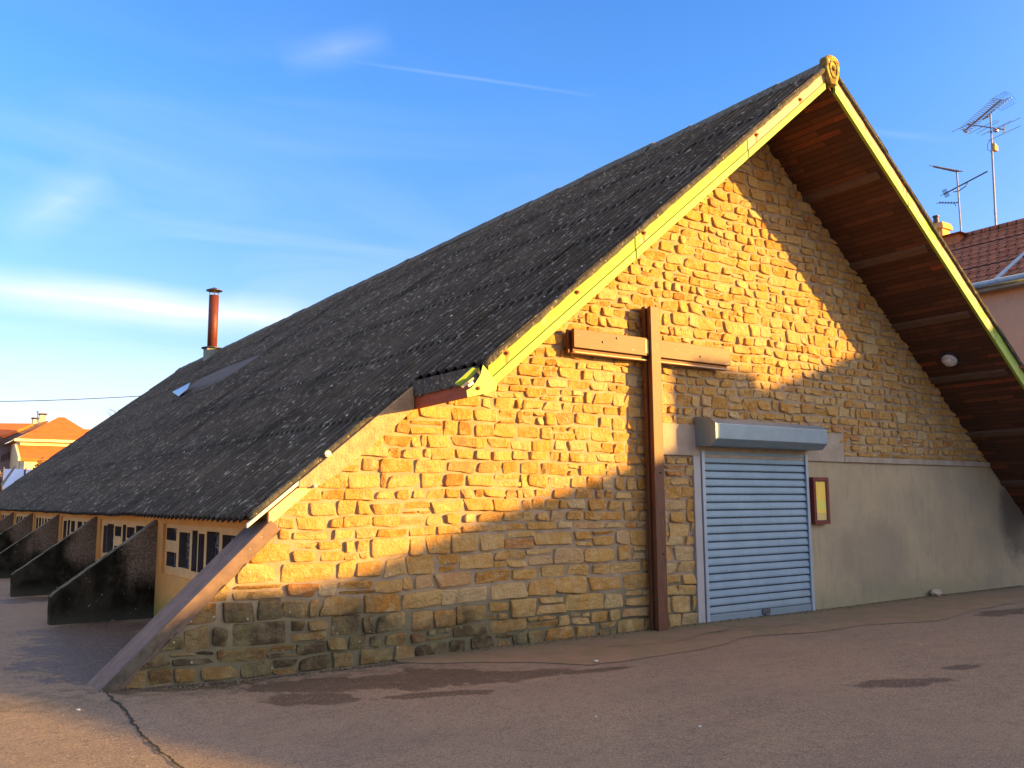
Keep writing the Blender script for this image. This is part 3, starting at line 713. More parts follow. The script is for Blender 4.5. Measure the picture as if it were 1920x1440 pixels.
# verge rolls
def verge(side, xa, xb, y, r, w):
    m = MB(); n = int(abs(xb-xa)/.07); pts = []
    for i in range(n+1):
        x = xa+(xb-xa)*i/n; pts.append(Vector((x, y+.008*noise.noise(Vector((x*6, side, 0))), top(x)-.008+.012*noise.noise(Vector((x*5, side, 9))))))
    m.tube(pts, [r*(1+.35*noise.noise(p*9)) for p in pts], 8); return m
obj('verge_roll', verge(1, XN, XR-.12, YF-.015, .034, 1), M_TRIM, roof_o, smooth=True)
obj('verge_roll', verge(2, XR+.12, XEr, YF-.015, .026, 1), M_TRIM, roof_o, smooth=True)
obj('verge_roll', verge(3, XE+.05, XN+.05, -.02, .04, 1), M_TRIM, roof_o, smooth=True)
# soffit planks
sf = MB()
for (xa, xb) in ((XN+.02, XR), (XR, XEr-.05)):
    n_ = 1
    sf.prism([(xa, YF+.03, top(xa)-.30), (xb, YF+.03, top(xb)-.30), (xb, YF+.03, top(xb)-.27), (xa, YF+.03, top(xa)-.27)], (0, -YF-.03+.10, 0))
sfo = obj('soffit', sf, M_SOFFIT, chapel)
for x in (11.35, 12.47, 13.55, 14.57, 15.67, 16.72, 8.95, 7.9, 6.8, 5.7):
    m = MB(); s_ = -SR if x > XR else SL
    m.prism([(x-.04, YF+.10, top(x-.04)-.302), (x+.04, YF+.10, top(x+.04)-.302), (x+.04, YF+.10, top(x+.04)-.340), (x-.04, YF+.10, top(x-.04)-.340)], (0, -YF-.101, 0))
    obj('purlin', m, M_PURLIN, sfo)
# fascia boards
def fascia(xa, xb, m1, bolts, gap=.006):
    if xa > xb: xa, xb = xb, xa
    xa += gap; xb -= gap
    m = MB(); n = max(2, int((xb-xa)/.25)); up, lo = .012, .20
    def sl(x, o): return top(x)-o
    P = []
    for (o0, o1, y) in ((up, lo, YF),):
        m.prism([(xa, y, sl(xa, o0)), (xb, y, sl(xb, o0)), (xb, y, sl(xb, o1)), (xa, y, sl(xa, o1))], (0, .034, 0))
    fo = obj('fascia_board', m, m1, chapel, bevel=.004)
    s = MB(); s.prism([(xa, YF-.014, sl(xa, lo-.004)), (xb, YF-.014, sl(xb, lo-.004)), (xb, YF-.014, sl(xb, .30)), (xa, YF-.014, sl(xa, .30))], (0, .046, 0))
    obj('lower_strip', s, M_STRIP, fo, bevel=.005)
    for (x, z) in bolts:
        obj('bolt', MB().lathe([(.022, 0), (.022, .012), (.012, .014), (.012, .03), (.002, .031)], (x, YF-.001 if top(x)-z < .175 else YF-.014, z), (0, -1, 0), 10), M_RUST, fo)
    return fo
fascia(8.40, XR-.10, M_FASC_L1, BOLTL[:2]); fascia(6.478, 8.40, M_FASC_L2, BOLTL[2:4]); fascia(XN+.05, 6.478, M_FASC_L3, BOLTL[4:])
fascia(XR+.10, 11.87, M_FASC_R1, BOLTR[:2]); fascia(11.87, 14.07, M_FASC_R2, BOLTR[2:4]); fascia(14.07, XEr-.03, M_FASC_R3, BOLTR[4:])
# foot of the left fascia: flared green plate with torn flashing
def poly_y(pts, y, d): return MB().prism([at(px, py, y) for px, py in pts], (0, d, 0))
pl = poly_y([(906, 684), (919, 700), (931, 717), (931, 731), (904, 739), (877, 745), (875, 732), (884, 727), (893, 716), (901, 703)], YF-.03, .012)
plo = obj('fascia_foot_plate', pl, M_PLATE, chapel)
bp = at(896.5, 728, YF-.03); obj('bolt', MB().lathe([(.02, 0), (.02, .012), (.011, .014), (.011, .026), (.002, .027)], bp, (0, -1, 0), 10), M_RUST, plo)
fl = MB(); fl.prism([at(853, 719, YF+.1), at(866, 725, YF+.1), at(899, 692, YF+.02), at(886, 689, YF+.02)], (0, .012, .002))
obj('torn_flashing', fl, M_PLATE, chapel)
obj('torn_flashing', MB().prism([at(877, 722, YF-.035), at(886, 714, YF-.035), at(889, 719, YF-.035), at(880, 726, YF-.035)], (0, .01, 0)), M_WHITEBOARD, chapel, label='small white torn piece of flashing')
obj('torn_flashing', MB().prism([at(866, 725, YF-.0), at(888, 707, YF-.0), at(889, 711, YF-.0), at(869, 727, YF-.0)], (0, .03, 0)), M_TANBOARD, chapel)
# end board of the overhang, seen where the verge steps back to the wall
eb = MB(); zt = top(XN)-.03
eb.prism([(XN-.01, YF+.06, zt-.02), (XN-.01, .0, zt-.01), (XN-.01, .0, zt-.28), (XN-.01, YF+.06, zt-.25)], (.035, 0, 0))
dm = MB(); q_ = 16
for i in range(q_):
    y0 = YF+.05+(-YF-.05)*i/q_; y1 = YF+.05+(-YF-.05)*(i+1)/q_; dz_ = .125+.02*noise.noise(Vector((i*.9, 0, 0)))+.03*(i/q_)
    dm.prism([(XN-.035, y0, zt+.02), (XN-.035, y1, zt+.02), (XN-.035, y1, zt-dz_), (XN-.035, y0, zt-dz_)], (.024, 0, 0))
obj('moss_skirt', dm, M_TRIM, roof_o)
obj('end_board', eb, M_REDBOARD, chapel, bevel=.004)
# rough concrete band under the lower verge
bd = MB(); tp = [(4.49, 2.84), (4.0, top(4.0)-.035), (3.6, top(3.6)-.035), (3.23, top(3.23)-.035)]; bt = [(3.23, 1.742), (3.45, 1.765), (3.703, 1.932), (4.052, 2.212), (4.484, 2.575)]
bd.prism([(x, -.085, z) for x, z in tp+bt], (0, .085, 0))
obj('verge_band', bd, M_ROUGH, chapel, bevel=.01)
# trimmed boards at the lowest verge corner
def slopeboard(xa, xb, o0, o1, y0, y1, m, name):
    obj(name, MB().prism([(xa, y0, top(xa)-o0), (xb, y0, top(xb)-o0), (xb, y0, top(xb)-o1), (xa, y0, top(xa)-o1)], (0, y1-y0, 0)), m, chapel, bevel=.003)
slopeboard(2.74, 3.25, .035, .075, -.075, -.03, M_WHITEBOARD, 'verge_board')
slopeboard(2.95, 3.40, .10, .235, -.05, .0, M_TANBOARD, 'barge_board')
obj('eave_board', MB().box(XS-.06, XS+.02, .40, YB-.1, top(XS)-.17, top(XS)-.07), M_OCHRE, chapel)
obj('wall_hook', MB().lathe([(.018, 0), (.022, .02), (.012, .035), (.016, .05)], at(589, 911, -.06), (0, -1, 0), 10), M_WHITEBOARD, chapel)
obj('roof_patch', MB().lathe([(.032, 0), (.036, .015), (.02, .025)], at(614, 851, -.085), (0, -1, 0), 7), M_WHITEBOARD, chapel)
obj('eave_light', MB().box(XS-.09, XS-.0, 3.55, 3.82, 1.425, 1.46), M_WHITEBOARD, chapel)
# smooth translucent panel and flipped hatch on the roof
def onroof(px, py, off=.05):
    v = ray(px, py); a = ZR+off-SL*XR; t_ = (a+SL*CAMP.x-CAMP.z)/(v.z-SL*v.x); return CAMP+v*t_
sk = MB(); q = [onroof(*p) for p in ((343, 743), (395, 723), (428, 705), (489, 666), (478, 668), (415, 692), (372, 712), (352, 727))]
sk.prism(q, (0, 0, -.03)); obj('roof_panel', sk, M_SKYL, chapel)
hq = [onroof(324, 734, .12), onroof(335, 741, .12), onroof(352, 727, .25), onroof(357, 717, .30)]
obj('roof_hatch', MB().prism(hq, (0, 0, -.03)), M_ZINC, chapel)
obj('tan_roof_stain', MB().prism([onroof(2, 915-8, .045), onroof(27, 873, .045), onroof(30, 876, .045), onroof(2, 915, .045)], (0, 0, -.01)), simple('tan_moss', (.20, .12, .05), (.12, .08, .04), 20), chapel)
# flue
fb = onroof(403, 664, 0); fx, fy, fz = fb.x-.12, fb.y, fb.z
flb = obj('flue', MB().tube([(fx, fy, fz+.05), (fx, fy, fz+2.32)], .185, 20), M_FLUE, chapel, smooth=False)
flb.data.polygons.foreach_set('use_smooth', [len(p.vertices) == 4 for p in flb.data.polygons])
obj('flue_base', MB().box(fx-.26, fx+.26, fy-.26, fy+.26, fz-.5, fz+.20), M_FLUEBASE, flb, bevel=.02)
obj('flue_collar', MB().lathe([(.40, .0), (.40, .03), (.2, .08)], (fx, fy, fz+.20)), M_DKMETAL, flb)
cw = MB().lathe([(.31, 0), (.31, .02), (.05, .13), (.002, .15)], (fx, fy, fz+2.50), n=20)
cwo = obj('flue_cowl', cw, M_DKMETAL, flb)
for a in (0.3, 2.4, 4.5): cw2 = MB().tube([(fx+.17*cos(a), fy+.17*sin(a), fz+2.28), (fx+.19*cos(a), fy+.19*sin(a), fz+2.52)], .016, 6); obj('cowl_stay', cw2, M_DKMETAL, flb)

# --- roller shutter (part of the chapel)
sh = MB(); x0, x1 = 8.875, 11.01; z = .115; YS = -.035
pr_ = []
zt = 2.30; p_ = .1045
zz_ = z
while zz_ < zt:
    pr_ += [(YS+.018, zz_), (YS-.006, zz_+.004), (YS-.014, zz_+.012), (YS-.013, zz_+.035), (YS-.002, zz_+.084), (YS+.004, zz_+.092), (YS+.018, zz_+.094)]
    zz_ += p_
for (y_, z_) in pr_: sh.v += [(x0, y_, z_), (x1, y_, z_)]
for i in range(len(pr_)-1): sh.f.append((2*i, 2*i+1, 2*i+3, 2*i+2))
sho = obj('roller_shutter', sh, M_SLAT, chapel, recalc=False)
obj('bottom_bar', MB().box(x0, x1, YS-.016, YS+.014, .02, .113), M_SLAT, sho, bevel=.004)
lk = MB().box(9.92, 10.08, YS-.034, YS-.017, .05, .115); lk.box(9.96, 10.05, YS-.045, YS-.034, .02, .06)
obj('lock', lk, M_LOCK, sho, bevel=.004)
for xa in (8.825, 11.0): 
    g = MB().box(xa, xa+.055, -.07, -.047, -.01, 2.26); g.box(xa if xa < 10 else xa+.035, xa+.02 if xa < 10 else xa+.055, -.047, -.0, -.01, 2.26)
    obj('guide_rail', g, M_RAIL, sho, bevel=.003)
obj('jamb', MB().box(8.68, 8.808, -.055, .0, -.01, 2.19), M_JAMB, chapel, bevel=.004)
obj('shutter_back', MB().box(8.81, 11.06, -.018, -.013, -.01, 2.19), M_DKMETAL, sho)
hb = [(0, 2.315), (-.27, 2.315), (-.36, 2.40), (-.36, 2.60), (-.28, 2.665), (0, 2.70)]
bx = MB().prism([(8.745, y_-.047, z_) for y_, z_ in hb], (2.33, 0, 0))
bxo = obj('shutter_housing', bx, M_BOX, sho, bevel=.006)
for xx in (8.80, 9.5, 10.2, 10.8, 11.03):
    obj('rivet', MB().lathe([(.009, 0), (.007, .006)], (xx, -.40, 2.585), (0, -1, 0), 8), M_DKMETAL, sho)
obj('end_plate', MB().prism([(8.742, y_*1.03-.045, 2.5+(z_-2.5)*1.04) for y_, z_ in hb], (-.012, 0, 0)), M_BOX, sho)

# ------------------------------------------------------------------ the cross
cross = thing('wooden_cross', 'tall brown timber cross fixed to the stone wall left of the shutter', 'cross', (7.92, -.15, 0))
px0, px1 = 7.79, 7.955
CT = 4.07
obj('post_board', MB().box(px0, px1, -.245, -.185, .012, CT), M_TIMBER, cross, bevel=.006)
obj('post_core', MB().box(px0+.03, px1-.03, -.184, -.14, .012, CT-.01), M_DARKTIMBER, cross, bevel=.003)
obj('post_board', MB().box(px0, px1, -.139, -.075, .012, CT+.015), M_TIMBER, cross, bevel=.006)
AZ0, AZ1 = 3.425, 3.655
xA, xB = 6.57, 9.31
for (a, b_) in ((xA, px0-.002), (px1+.002, xB)):
    obj('arm', MB().box(a, b_, -.200, -.15, AZ0, AZ1), M_ARM, cross, bevel=.005)
    obj('arm_batten', MB().box(a+.02, b_-.02 if b_ < 8 else b_-.02, -.150, -.12, AZ0-.045, AZ1-.03), M_DARKTIMBER, cross)
    obj('arm_lip', MB().box(a+.02, b_-.02, -.185, -.12, AZ0-.060, AZ0-.046), M_TANBOARD, cross)
    obj('arm_rear', MB().box(a-.03 if a < 7 else a, b_, -.119, -.075, AZ0-.06, AZ1-.0), M_DARKTIMBER, cross, bevel=.004)
obj('bracket_plate', MB().box(px0-.07, px0-.01, -.203, -.2005, AZ0+.03, AZ1-.02), M_TANBOARD, cross, bevel=.001)
for (x, y_, z_) in ((7.02, -.2, 3.53), (8.72, -.2, 3.50), (7.89, -.245, 1.95), (7.9, -.245, .95), (7.25, -.2, 3.6)):
    obj('bolt', MB().lathe([(.014, 0), (.014, .006), (.008, .014)], (x, y_, z_), (0, -1, 0), 8), M_DKMETAL, cross)
for z_ in (.7, 2.0, 3.0, 3.9): obj('fixing', MB().box(px0+.05, px1-.05, -.076, .002, z_, z_+.05), M_DKMETAL, cross)

# ------------------------------------------------------------------ notice board
nb = thing('notice_board', 'narrow wine red framed notice board with a yellow sheet beside the shutter', 'notice board', (11.29, -.05, 1.24))
nx0, nx1, nz0, nz1 = 11.11, 11.47, 1.245, 1.93
fr = MB(); w = .052
fr.box(nx0, nx0+w, -.105, -.014, nz0, nz1); fr.box(nx1-w, nx1, -.105, -.014, nz0, nz1)
fr.box(nx0+w, nx1-w, -.105, -.014, nz0, nz0+w); fr.box(nx0+w, nx1-w, -.105, -.014, nz1-w, nz1)
obj('frame', fr, M_WINE, nb)
obj('backing', MB().box(nx0+w, nx1-w, -.03, -.015, nz0+w, nz1-w), M_WINE, nb)
obj('notice_sheet', MB().box(nx0+w+.004, nx1-w-.004, -.080, -.072, nz0+w+.006, nz1-w-.01), M_PAPER, nb)
obj('glass', MB().box(nx0+w, nx1-w, -.092, -.089, nz0+w, nz1-w), M_CLEAR, nb)
obj('latch', MB().lathe([(.014, 0), (.012, .012), (.005, .016)], (nx0+w*.6, -.105, 1.60), (0, -1, 0), 10), M_GALV, nb)
# ------------------------------------------------------------------ lamp under the overhang
lx, ly = 14.235, -.58; lz = top(lx)-.30
nn = Vector((-SR, 0, -1)).normalized()
lamp = thing('bulkhead_lamp', 'round white glass lamp fixed under the dark timber overhang', 'lamp', (lx, ly, lz))
c0 = Vector((lx, ly, lz))
sx = Vector((1, 0, -SR)).normalized()
pm = MB(); e1 = Vector((0, 1, 0))
pm.prism([c0+sx*a*.13+e1*b_*.13 for a, b_ in ((-1, -1), (1, -1), (1, 1), (-1, 1))], nn*.035)
obj('mounting_plate', pm, M_DKMETAL, lamp)
obj('rim', MB().lathe([(.115, .03), (.12, .06), (.11, .085), (.09, .086)], c0, nn, 24), M_LAMPB, lamp, smooth=False)
obj('globe', MB().lathe([(.092, .08), (.088, .11), (.065, .135), (.03, .148), (.003, .15)], c0, nn, 24), M_LAMPG, lamp, smooth=True)

# ------------------------------------------------------------------ small stuff on the ground
def rock(r, se):
    m = MB(); n = 8
    for i in range(5):
        ph = pi*i/4
        for k in range(n):
            a = 2*pi*k/n; v = Vector((sin(ph)*cos(a)*1.5, sin(ph)*sin(a), cos(ph)*.8)); v *= r*(1+.35*noise.noise(v*2+Vector((se, 0, 0))))
            m.v.append(tuple(v))
    for i in range(4):
        for k in range(n): m.f.append((i*n+k, i*n+(k+1) % n, (i+1)*n+(k+1) % n, (i+1)*n+k))
    return m
st = obj('loose_stone', rock(.085, 3), simple('pale_stone', (.48, .40, .28), (.38, .32, .22), 10), label='pale broken stone lying against the foot of the grey rendered wall', category='stone')
st.location = (14.15, -.10, .075)
PB = simple('white_pebble', (.60, .57, .50), (.5, .47, .42), 20)
pebs = [((1118, 1245), .028, 'largest white pebble, at the edge of the concrete apron near the cross'),
        ((1117, 1344), .014, 'white pebble alone in the middle of the shaded asphalt'),
        ((1312, 1362), .018, 'flat white pebble nearest the bottom edge, right of centre on the asphalt'),
        ((836, 1228), .018, 'white pebble at the foot of the stone wall above the damp patch'),
        ((146, 1340), .02, 'white pebble lying in the sunlit ground at bottom left'),
        ((1727, 1210), .016, 'white pebble on the asphalt before the rendered wall')]
for (p, r, lb) in pebs:
    r *= .6
    v = ray(*p); t_ = -CAMP.z/v.z; q = CAMP+v*t_
    o = obj('pebble', rock(r, r*999), PB, label=lb, category='pebble', group='white pebbles on the yard', smooth=True)
    o.location = (q.x, q.y, gh(q.x, q.y)+r*.5)
    if q.y > -1.4 and q.x > 5: o.location.z += .018

# grit, chips and blown leaves: countless bits lying along the foot of the wall and over the yard
def chips(n, place, rr, seed):
    random.seed(seed); m = MB()
    for i in range(n):
        x, y, ex = place(); r = random.uniform(*rr); a = random.uniform(0, 6.28); z = gh(x, y)+ex
        P_ = [(x+r*random.uniform(.6, 1.4)*cos(a+k*1.571), y+r*random.uniform(.5, 1.3)*sin(a+k*1.571), z-.002) for k in range(4)]
        m.add(P_+[(x+random.uniform(-.3, .3)*r, y+random.uniform(-.3, .3)*r, z+r*random.uniform(.5, 1.))], [(0, 1, 4), (1, 2, 4), (2, 3, 4), (3, 0, 4)])
    return m
def pl_wall():
    x = random.uniform(2.0, 17.); d = abs(random.gauss(0, .07))
    return x, -.05-d, (.02 if x > 5 else .0)
def pl_yard():
    x = random.uniform(0, 14); y = random.uniform(-5.5, 0)
    return x, y, (.02 if (x > 5.7 and y > -1.3) else .0)
obj('grit', chips(1500, pl_wall, (.006, .022), 21), simple('mixed_grit', (.16, .12, .08), (.06, .06, .035), 60, .95), recalc=False, kind='stuff', label='dark grit and leaf bits lying along the foot of the stone wall', category='grit')
obj('grit', chips(1600, pl_yard, (.003, .009), 22), simple('pale_grit', (.42, .36, .29), (.20, .16, .13), 60, .95), recalc=False, kind='stuff', label='scattered pale stone chips over the asphalt yard', category='grit')
# ------------------------------------------------------------------ neighbour house on the right
M_TILE = None
t = NT('brown_roof_tiles')
wv = t.N.new('ShaderNodeTexBrick'); cmb = t.N.new('ShaderNodeCombineXYZ'); t.L.new(t.xyz()[1], cmb.inputs[0]); t.L.new(t.xyz()[0], cmb.inputs[1]); t.L.new(cmb.outputs[0], wv.inputs[0])
wv.inputs['Scale'].default_value = 1; wv.inputs['Brick Width'].default_value = .24; wv.inputs['Row Height'].default_value = .26; wv.inputs['Mortar Size'].default_value = .018
wv.inputs['Color1'].default_value = (.27, .085, .045, 1); wv.inputs['Color2'].default_value = (.36, .13, .07, 1); wv.inputs['Mortar'].default_value = (.03, .02, .018, 1)
b = t.mix(t.math('MULTIPLY', t.step(t.noise(6, 6), .45, .65), .45), wv.outputs['Color'], (.15, .095, .06))
M_TILE = t.done(b, .9, t.bump(t.math('SUBTRACT', 1., wv.outputs['Fac']), 1., .03), spec=.2)
M_PINK = simple('pink_render', (.86, .42, .22), (.78, .37, .19), 2, .9, .3, 60, .004)
M_BRICKY = simple('yellow_brick', (.62, .40, .14), (.50, .30, .10), 7, .9, .5, 30, .01)
M_TERRA = simple('terracotta', (.60, .20, .07), (.48, .16, .06), 8, .85, .5, 30, .006)
nh = thing('neighbour_house', 'pink rendered house with a brown tiled roof behind the right verge', 'house', (25, 6, 0))
gx, gz0 = 21.0, 6.70; rxh = 25.0; rzh = 9.10; ya, yb = .95, 9.5
hw = MB().prism([(gx+.35, ya+.1, -.1), (29-.35, ya+.1, -.1), (29-.35, ya+.1, gz0), (rxh, ya+.1, rzh-.15), (gx+.35, ya+.1, gz0)], (0, yb-ya-.2, 0))
obj('wall', hw, M_PINK, nh)
rf = MB(); nrow = 11; K2 = 60
for i in range(nrow):
    f0, f1 = i/nrow, (i+1)/nrow
    for k in range(K2): pass
    xa, xb = gx+(rxh-gx)*f0, gx+(rxh-gx)*(f1+.02)
    za, zb = gz0+(rzh-gz0)*f0, gz0+(rzh-gz0)*(f1+.02)
    rows = []
    ysx = [ya+(yb-.0-ya)*k/160 for k in range(161)]
    b0 = len(rf.v)
    for y_ in ysx:
        w_ = .018*abs(sin(pi*y_/.235))+.004*noise.noise(Vector((y_*5, i, 0)))
        rf.v += [(xa, y_, za+.045+w_), (xb, y_, zb+.008+w_), (xa, y_, za-.01)]
    for k in range(160):
        a = b0+3*k; rf.f += [(a, a+1, a+4, a+3), (a+2, a, a+3, a+5)]
rf.prism([(rxh, ya, rzh), (29, ya, gz0), (29, ya, gz0-.1), (rxh, ya, rzh-.12), (gx, ya, gz0-.06), (gx, ya, gz0-.01), (rxh, ya, rzh-.02)], (0, yb-ya, 0))
ro = obj('roof', rf, M_TILE, nh, recalc=False)
rt = MB(); y_ = ya
while y_ < yb:
    rt.tube([(rxh, y_, rzh+.0), (rxh, y_+.40, rzh+.015)], [.13, .115], 10); y_ += .38
obj('ridge_tiles', rt, M_TILE, ro, smooth=True)
obj('gutter', MB().tube([(gx-.06, ya-.03, gz0-.05), (gx-.06, yb, gz0-.05)], .075, 10), M_ZINC, nh, smooth=True)
obj('eave_board', MB().box(gx+.02, gx+.36, ya, yb, gz0-.20, gz0-.10), M_CONC, nh)
def nroof(px, py, off=.07):
    v = ray(px, py); k = (rzh-gz0)/(rxh-gx); a = gz0+off-k*gx; t_ = (a+k*CAMP.x-CAMP.z)/(v.z-k*v.x); return CAMP+v*t_
obj('metal_flashing', MB().prism([nroof(1862, 523), nroof(1870, 524), nroof(1924, 474), nroof(1924, 467)], (0, 0, -.03)), M_ZINC, nh)
# low terracotta-topped chimney at the ridge end, carrying the small antenna
ce = at(1793, 443, 0); v = ray(1793, 446); q = CAMP+v*((rxh-CAMP.x)/v.x)
ch = MB().box(q.x-.45, q.x+.45, q.y-.3, q.y+.3, q.z-1.0, q.z-.0)
cho = obj('chimney', ch, M_TERRA, nh, bevel=.02)
obj('chimney_cap', MB().prism([(q.x-.62, q.y-.45, q.z-.02), (q.x+.62, q.y-.45, q.z-.02), (q.x, q.y-.1, q.z+.13)], (0, .75, 0)), M_TERRA, cho)
v = ray(1763, 446); q2 = CAMP+v*((26.5-CAMP.x)/v.x)
c2o = obj('chimney', MB().box(q2.x-.25, q2.x+.20, q2.y-.22, q2.y+.22, q2.z-2.2, q2.z+.22), M_BRICKY, nh, bevel=.02, label='tall yellow brick chimney with a dark pot')
ccp = MB().box(q2.x-.31, q2.x+.26, q2.y-.28, q2.y+.28, q2.z+.22, q2.z+.34); ccp.box(q2.x-.28, q2.x+.23, q2.y-.25, q2.y+.25, q2.z+.34, q2.z+.42)
obj('chimney_cap', ccp, M_BRICKY, c2o)
obj('chimney_pot', MB().lathe([(.09, 0), (.08, .20), (.10, .21), (.10, .26)], (q2.x-.17, q2.y, q2.z+.42)), M_DKMETAL, c2o)

# ------------------------------------------------------------------ TV antennas
def ant(X, segs, r): return None
def A3(X): return lambda px, py: atx(px, py, X)
P = A3(25.0)
an = thing('tv_antenna', 'smaller rooftop antenna mast with three aerials on the low terracotta chimney', 'antenna', P(1803, 447), group='rooftop TV antennas')
obj('mast', MB().tube([P(1803, 449), P(1794, 322)], .026, 8), M_GALV, an)
ya_ = MB(); a, b_ = P(1750, 312), P(1796, 322); ya_.tube([a, b_], .034, 6)
side = Vector((.35, 1, 0)).normalized()
for i in range(12):
    p = a.lerp(b_, i/11.); L_ = .17+.006*i; ya_.tube([p-side*L_+Vector((0, 0, -.07)), p, p+side*L_+Vector((0, 0, .10))], .011, 4)
obj('aerial', ya_, M_GALV, an)
y2 = MB(); a, b_ = P(1770, 364), P(1852, 321); y2.tube([a, b_], .02, 6); y2.tube([P(1788, 354), P(1788, 360), P(1798, 358), P(1812, 348), P(1814, 341)], .014, 6)
for i in range(5):
    p = a.lerp(b_, i*.022); y2.tube([p+Vector((0, -.05, -.13)), p+Vector((0, .05, .13))], .008, 4); y2.tube([p-side*.16, p+side*.16], .007, 4)
obj('aerial', y2, M_DKMETAL, an)
y3 = MB(); a, b_ = P(1760, 380), P(1797, 380.5); y3.tube([a, b_], .011, 6)
for i in range(7): p = a.lerp(b_, i/7.); y3.tube([p-side*.10, p+side*.10], .008, 4)
y3.tube([P(1790, 381), P(1792, 386)], .01, 4)
obj('aerial', y3, M_DKMETAL, an)
P = A3(25.6)
an = thing('tv_antenna', 'taller rooftop antenna mast with a long tilted aerial above the brown tiles', 'antenna', P(1867, 432), group='rooftop TV antennas')
obj('mast', MB().tube([P(1868, 434), P(1861, 300), P(1857, 216)], [.034, .03, .024], 8), M_GALV, an)
y1_ = MB(); a, b_ = P(1808, 246), P(1877, 187); y1_.tube([a, b_], .026, 6)
up = Vector((.0, .1, .16)); 
for i in range(20):
    p = a.lerp(b_, i/19.); L_ = .10+.010*i
    y1_.tube([p-side*L_-up*.6, p, p+side*L_*.6+up], .009, 4)
y1_.tube([P(1843, 224), P(1856, 217)], .02, 6); y1_.tube([P(1843, 224), P(1866, 204)], .014, 6)
y1_.tube([P(1806, 243), P(1809, 247), P(1815, 248)], .03, 6)
obj('aerial', y1_, M_GALV, an)
rfm = MB(); c = P(1878, 186)
for i in range(9):
    u = (i-4)/4.
    rfm.tube([c+side*u*.35+Vector((0, 0, .0)), c+side*u*.3+Vector((.05, .12, .22-.06*u*u))], .003, 4)
    rfm.tube([c+side*u*.35, c+side*u*.3+Vector((.12, -.1, -.30+.1*u*u))], .003, 4)
for k in range(1, 5):
    f = k/4.; rfm.tube([c-side*.28+Vector((.05*f, .12*f, .18*f)), c+side*.28+Vector((.05*f, .12*f, .18*f))], .003, 4)
    rfm.tube([c-side*.28+Vector((.12*f, -.1*f, -.25*f)), c+side*.28+Vector((.12*f, -.1*f, -.25*f))], .003, 4)
obj('reflector', rfm, M_DKMETAL, an)
y2 = MB(); a, b_ = P(1814, 233), P(1883, 243); y2.tube([a, b_], .02, 6); y2.tube([P(1883, 233), P(1883, 251)], .018, 6)
back = Vector((.55, -1.0, .12)).normalized()
for (px, py, L_) in ((1813, 234, .42), (1842, 238, .40), (1868, 240, .40), (1883, 235, .42), (1883, 250, .42), (1852, 239, .3)):
    p = P(px, py); y2.tube([p-back*L_-Vector((0, 0, .10)), p+back*L_+Vector((0, 0, .10))], .008, 4)
y2.box(P(1867, 242).x-.06, P(1867, 242).x+.06, P(1867, 242).y-.05, P(1867, 242).y+.05, P(1867, 242).z-.08, P(1867, 242).z)
obj('aerial', y2, M_GALV, an)
p = P(1862, 276); obj('amplifier_box', MB().prism([p+Vector((-.02, -.06, -.10)), p+Vector((.16, -.06, -.10)), p+Vector((.17, -.06, .04)), p+Vector((.0, -.06, .12))], (0, .12, 0)), simple('yellow_plastic', (.6, .42, .1), (.5, .34, .08)), an)
obj('cable', MB().tube([P(1857, 262), P(1852, 270), P(1851, 280), P(1858, 284), P(1862, 300), P(1864, 350), P(1864, 400), P(1868, 430)], .008, 5), M_DKMETAL, an)

# ------------------------------------------------------------------ far houses on the left
M_ORANGE = simple('orange_roof_tiles', (.62, .155, .022), (.52, .12, .018), 1.2, .85, .6, 9, .05, vs=(1, 1, 3))
M_CREAM = simple('cream_render', (.78, .62, .36), (.72, .56, .32), .6, .9, .2, 9, .01)
M_SHADEWALL = simple('shade_grey_wall', (.19, .16, .17), (.23, .19, .18), .8, .9, .2, 9, .01)  # wall on the unlit side: its shade is put into this darker grey
M_TRIM_SHADE = simple('dark_trim_and_shade', (.09, .055, .045), (.12, .07, .055), 1, .9)
M_BLUE = simple('blue_sheet', (.045, .13, .60), (.04, .11, .5), 1.5, .6, .3, 9, .02)
Y0 = 95.; G = .08
ha = thing('village_house', 'distant cream house with a pyramid shaped orange tiled roof', 'house', (at(110, 820, Y0+8).x, Y0+6, G), group='distant orange roofed houses')
eL, eR = at(29, 823, Y0), at(196, 829, Y0); zE = eL.z; ap = at(110, 782, Y0+6.); 
dpt = 12.
wl = MB().box(eL.x+.5, eR.x-.5, Y0+.4, Y0+dpt-.4, G-1, zE-.05); obj('wall', wl, M_CREAM, ha)
rr_ = MB().add([(eL.x, Y0, zE), (eR.x, Y0, zE), (eR.x, Y0+dpt, zE), (eL.x, Y0+dpt, zE), (ap.x, ap.y, ap.z), (ap.x+.6, ap.y, ap.z)], [(0, 1, 5, 4), (1, 2, 5), (2, 3, 4, 5), (3, 0, 4), (3, 2, 1, 0)])
rho = obj('roof', rr_, M_ORANGE, ha)
obj('gutter', MB().box(eL.x-.1, eR.x+.1, Y0-.15, Y0+.02, zE-.22, zE+.04), M_CREAM, rho)
zt = at(28, 834, Y0).z; zb = at(34, 859, Y0-3.5).z
lt = MB().prism([(eL.x+.2, Y0+.35, zt), (eL.x+.2, Y0+.35, zt-.25), (eL.x+.2, Y0-3.5, zb-.25), (eL.x+.2, Y0-3.5, zb)], (12, 0, 0)); obj('lean_to_roof', lt, M_ORANGE, ha)
obj('verge_trim', MB().prism([(eL.x+.0, Y0+.3, zt+.08), (eL.x+.0, Y0+.3, zt-.25), (eL.x+.0, Y0-3.55, zb-.25), (eL.x+.0, Y0-3.55, zb+.08)], (.2, 0, 0)), M_CREAM, ha)
obj('lean_to_wall', MB().box(eL.x+.6, eL.x+12, Y0-3.2, Y0+.35, G-1, zb-.1), M_CREAM, ha)
wg = at(150, 801, Y0+9)
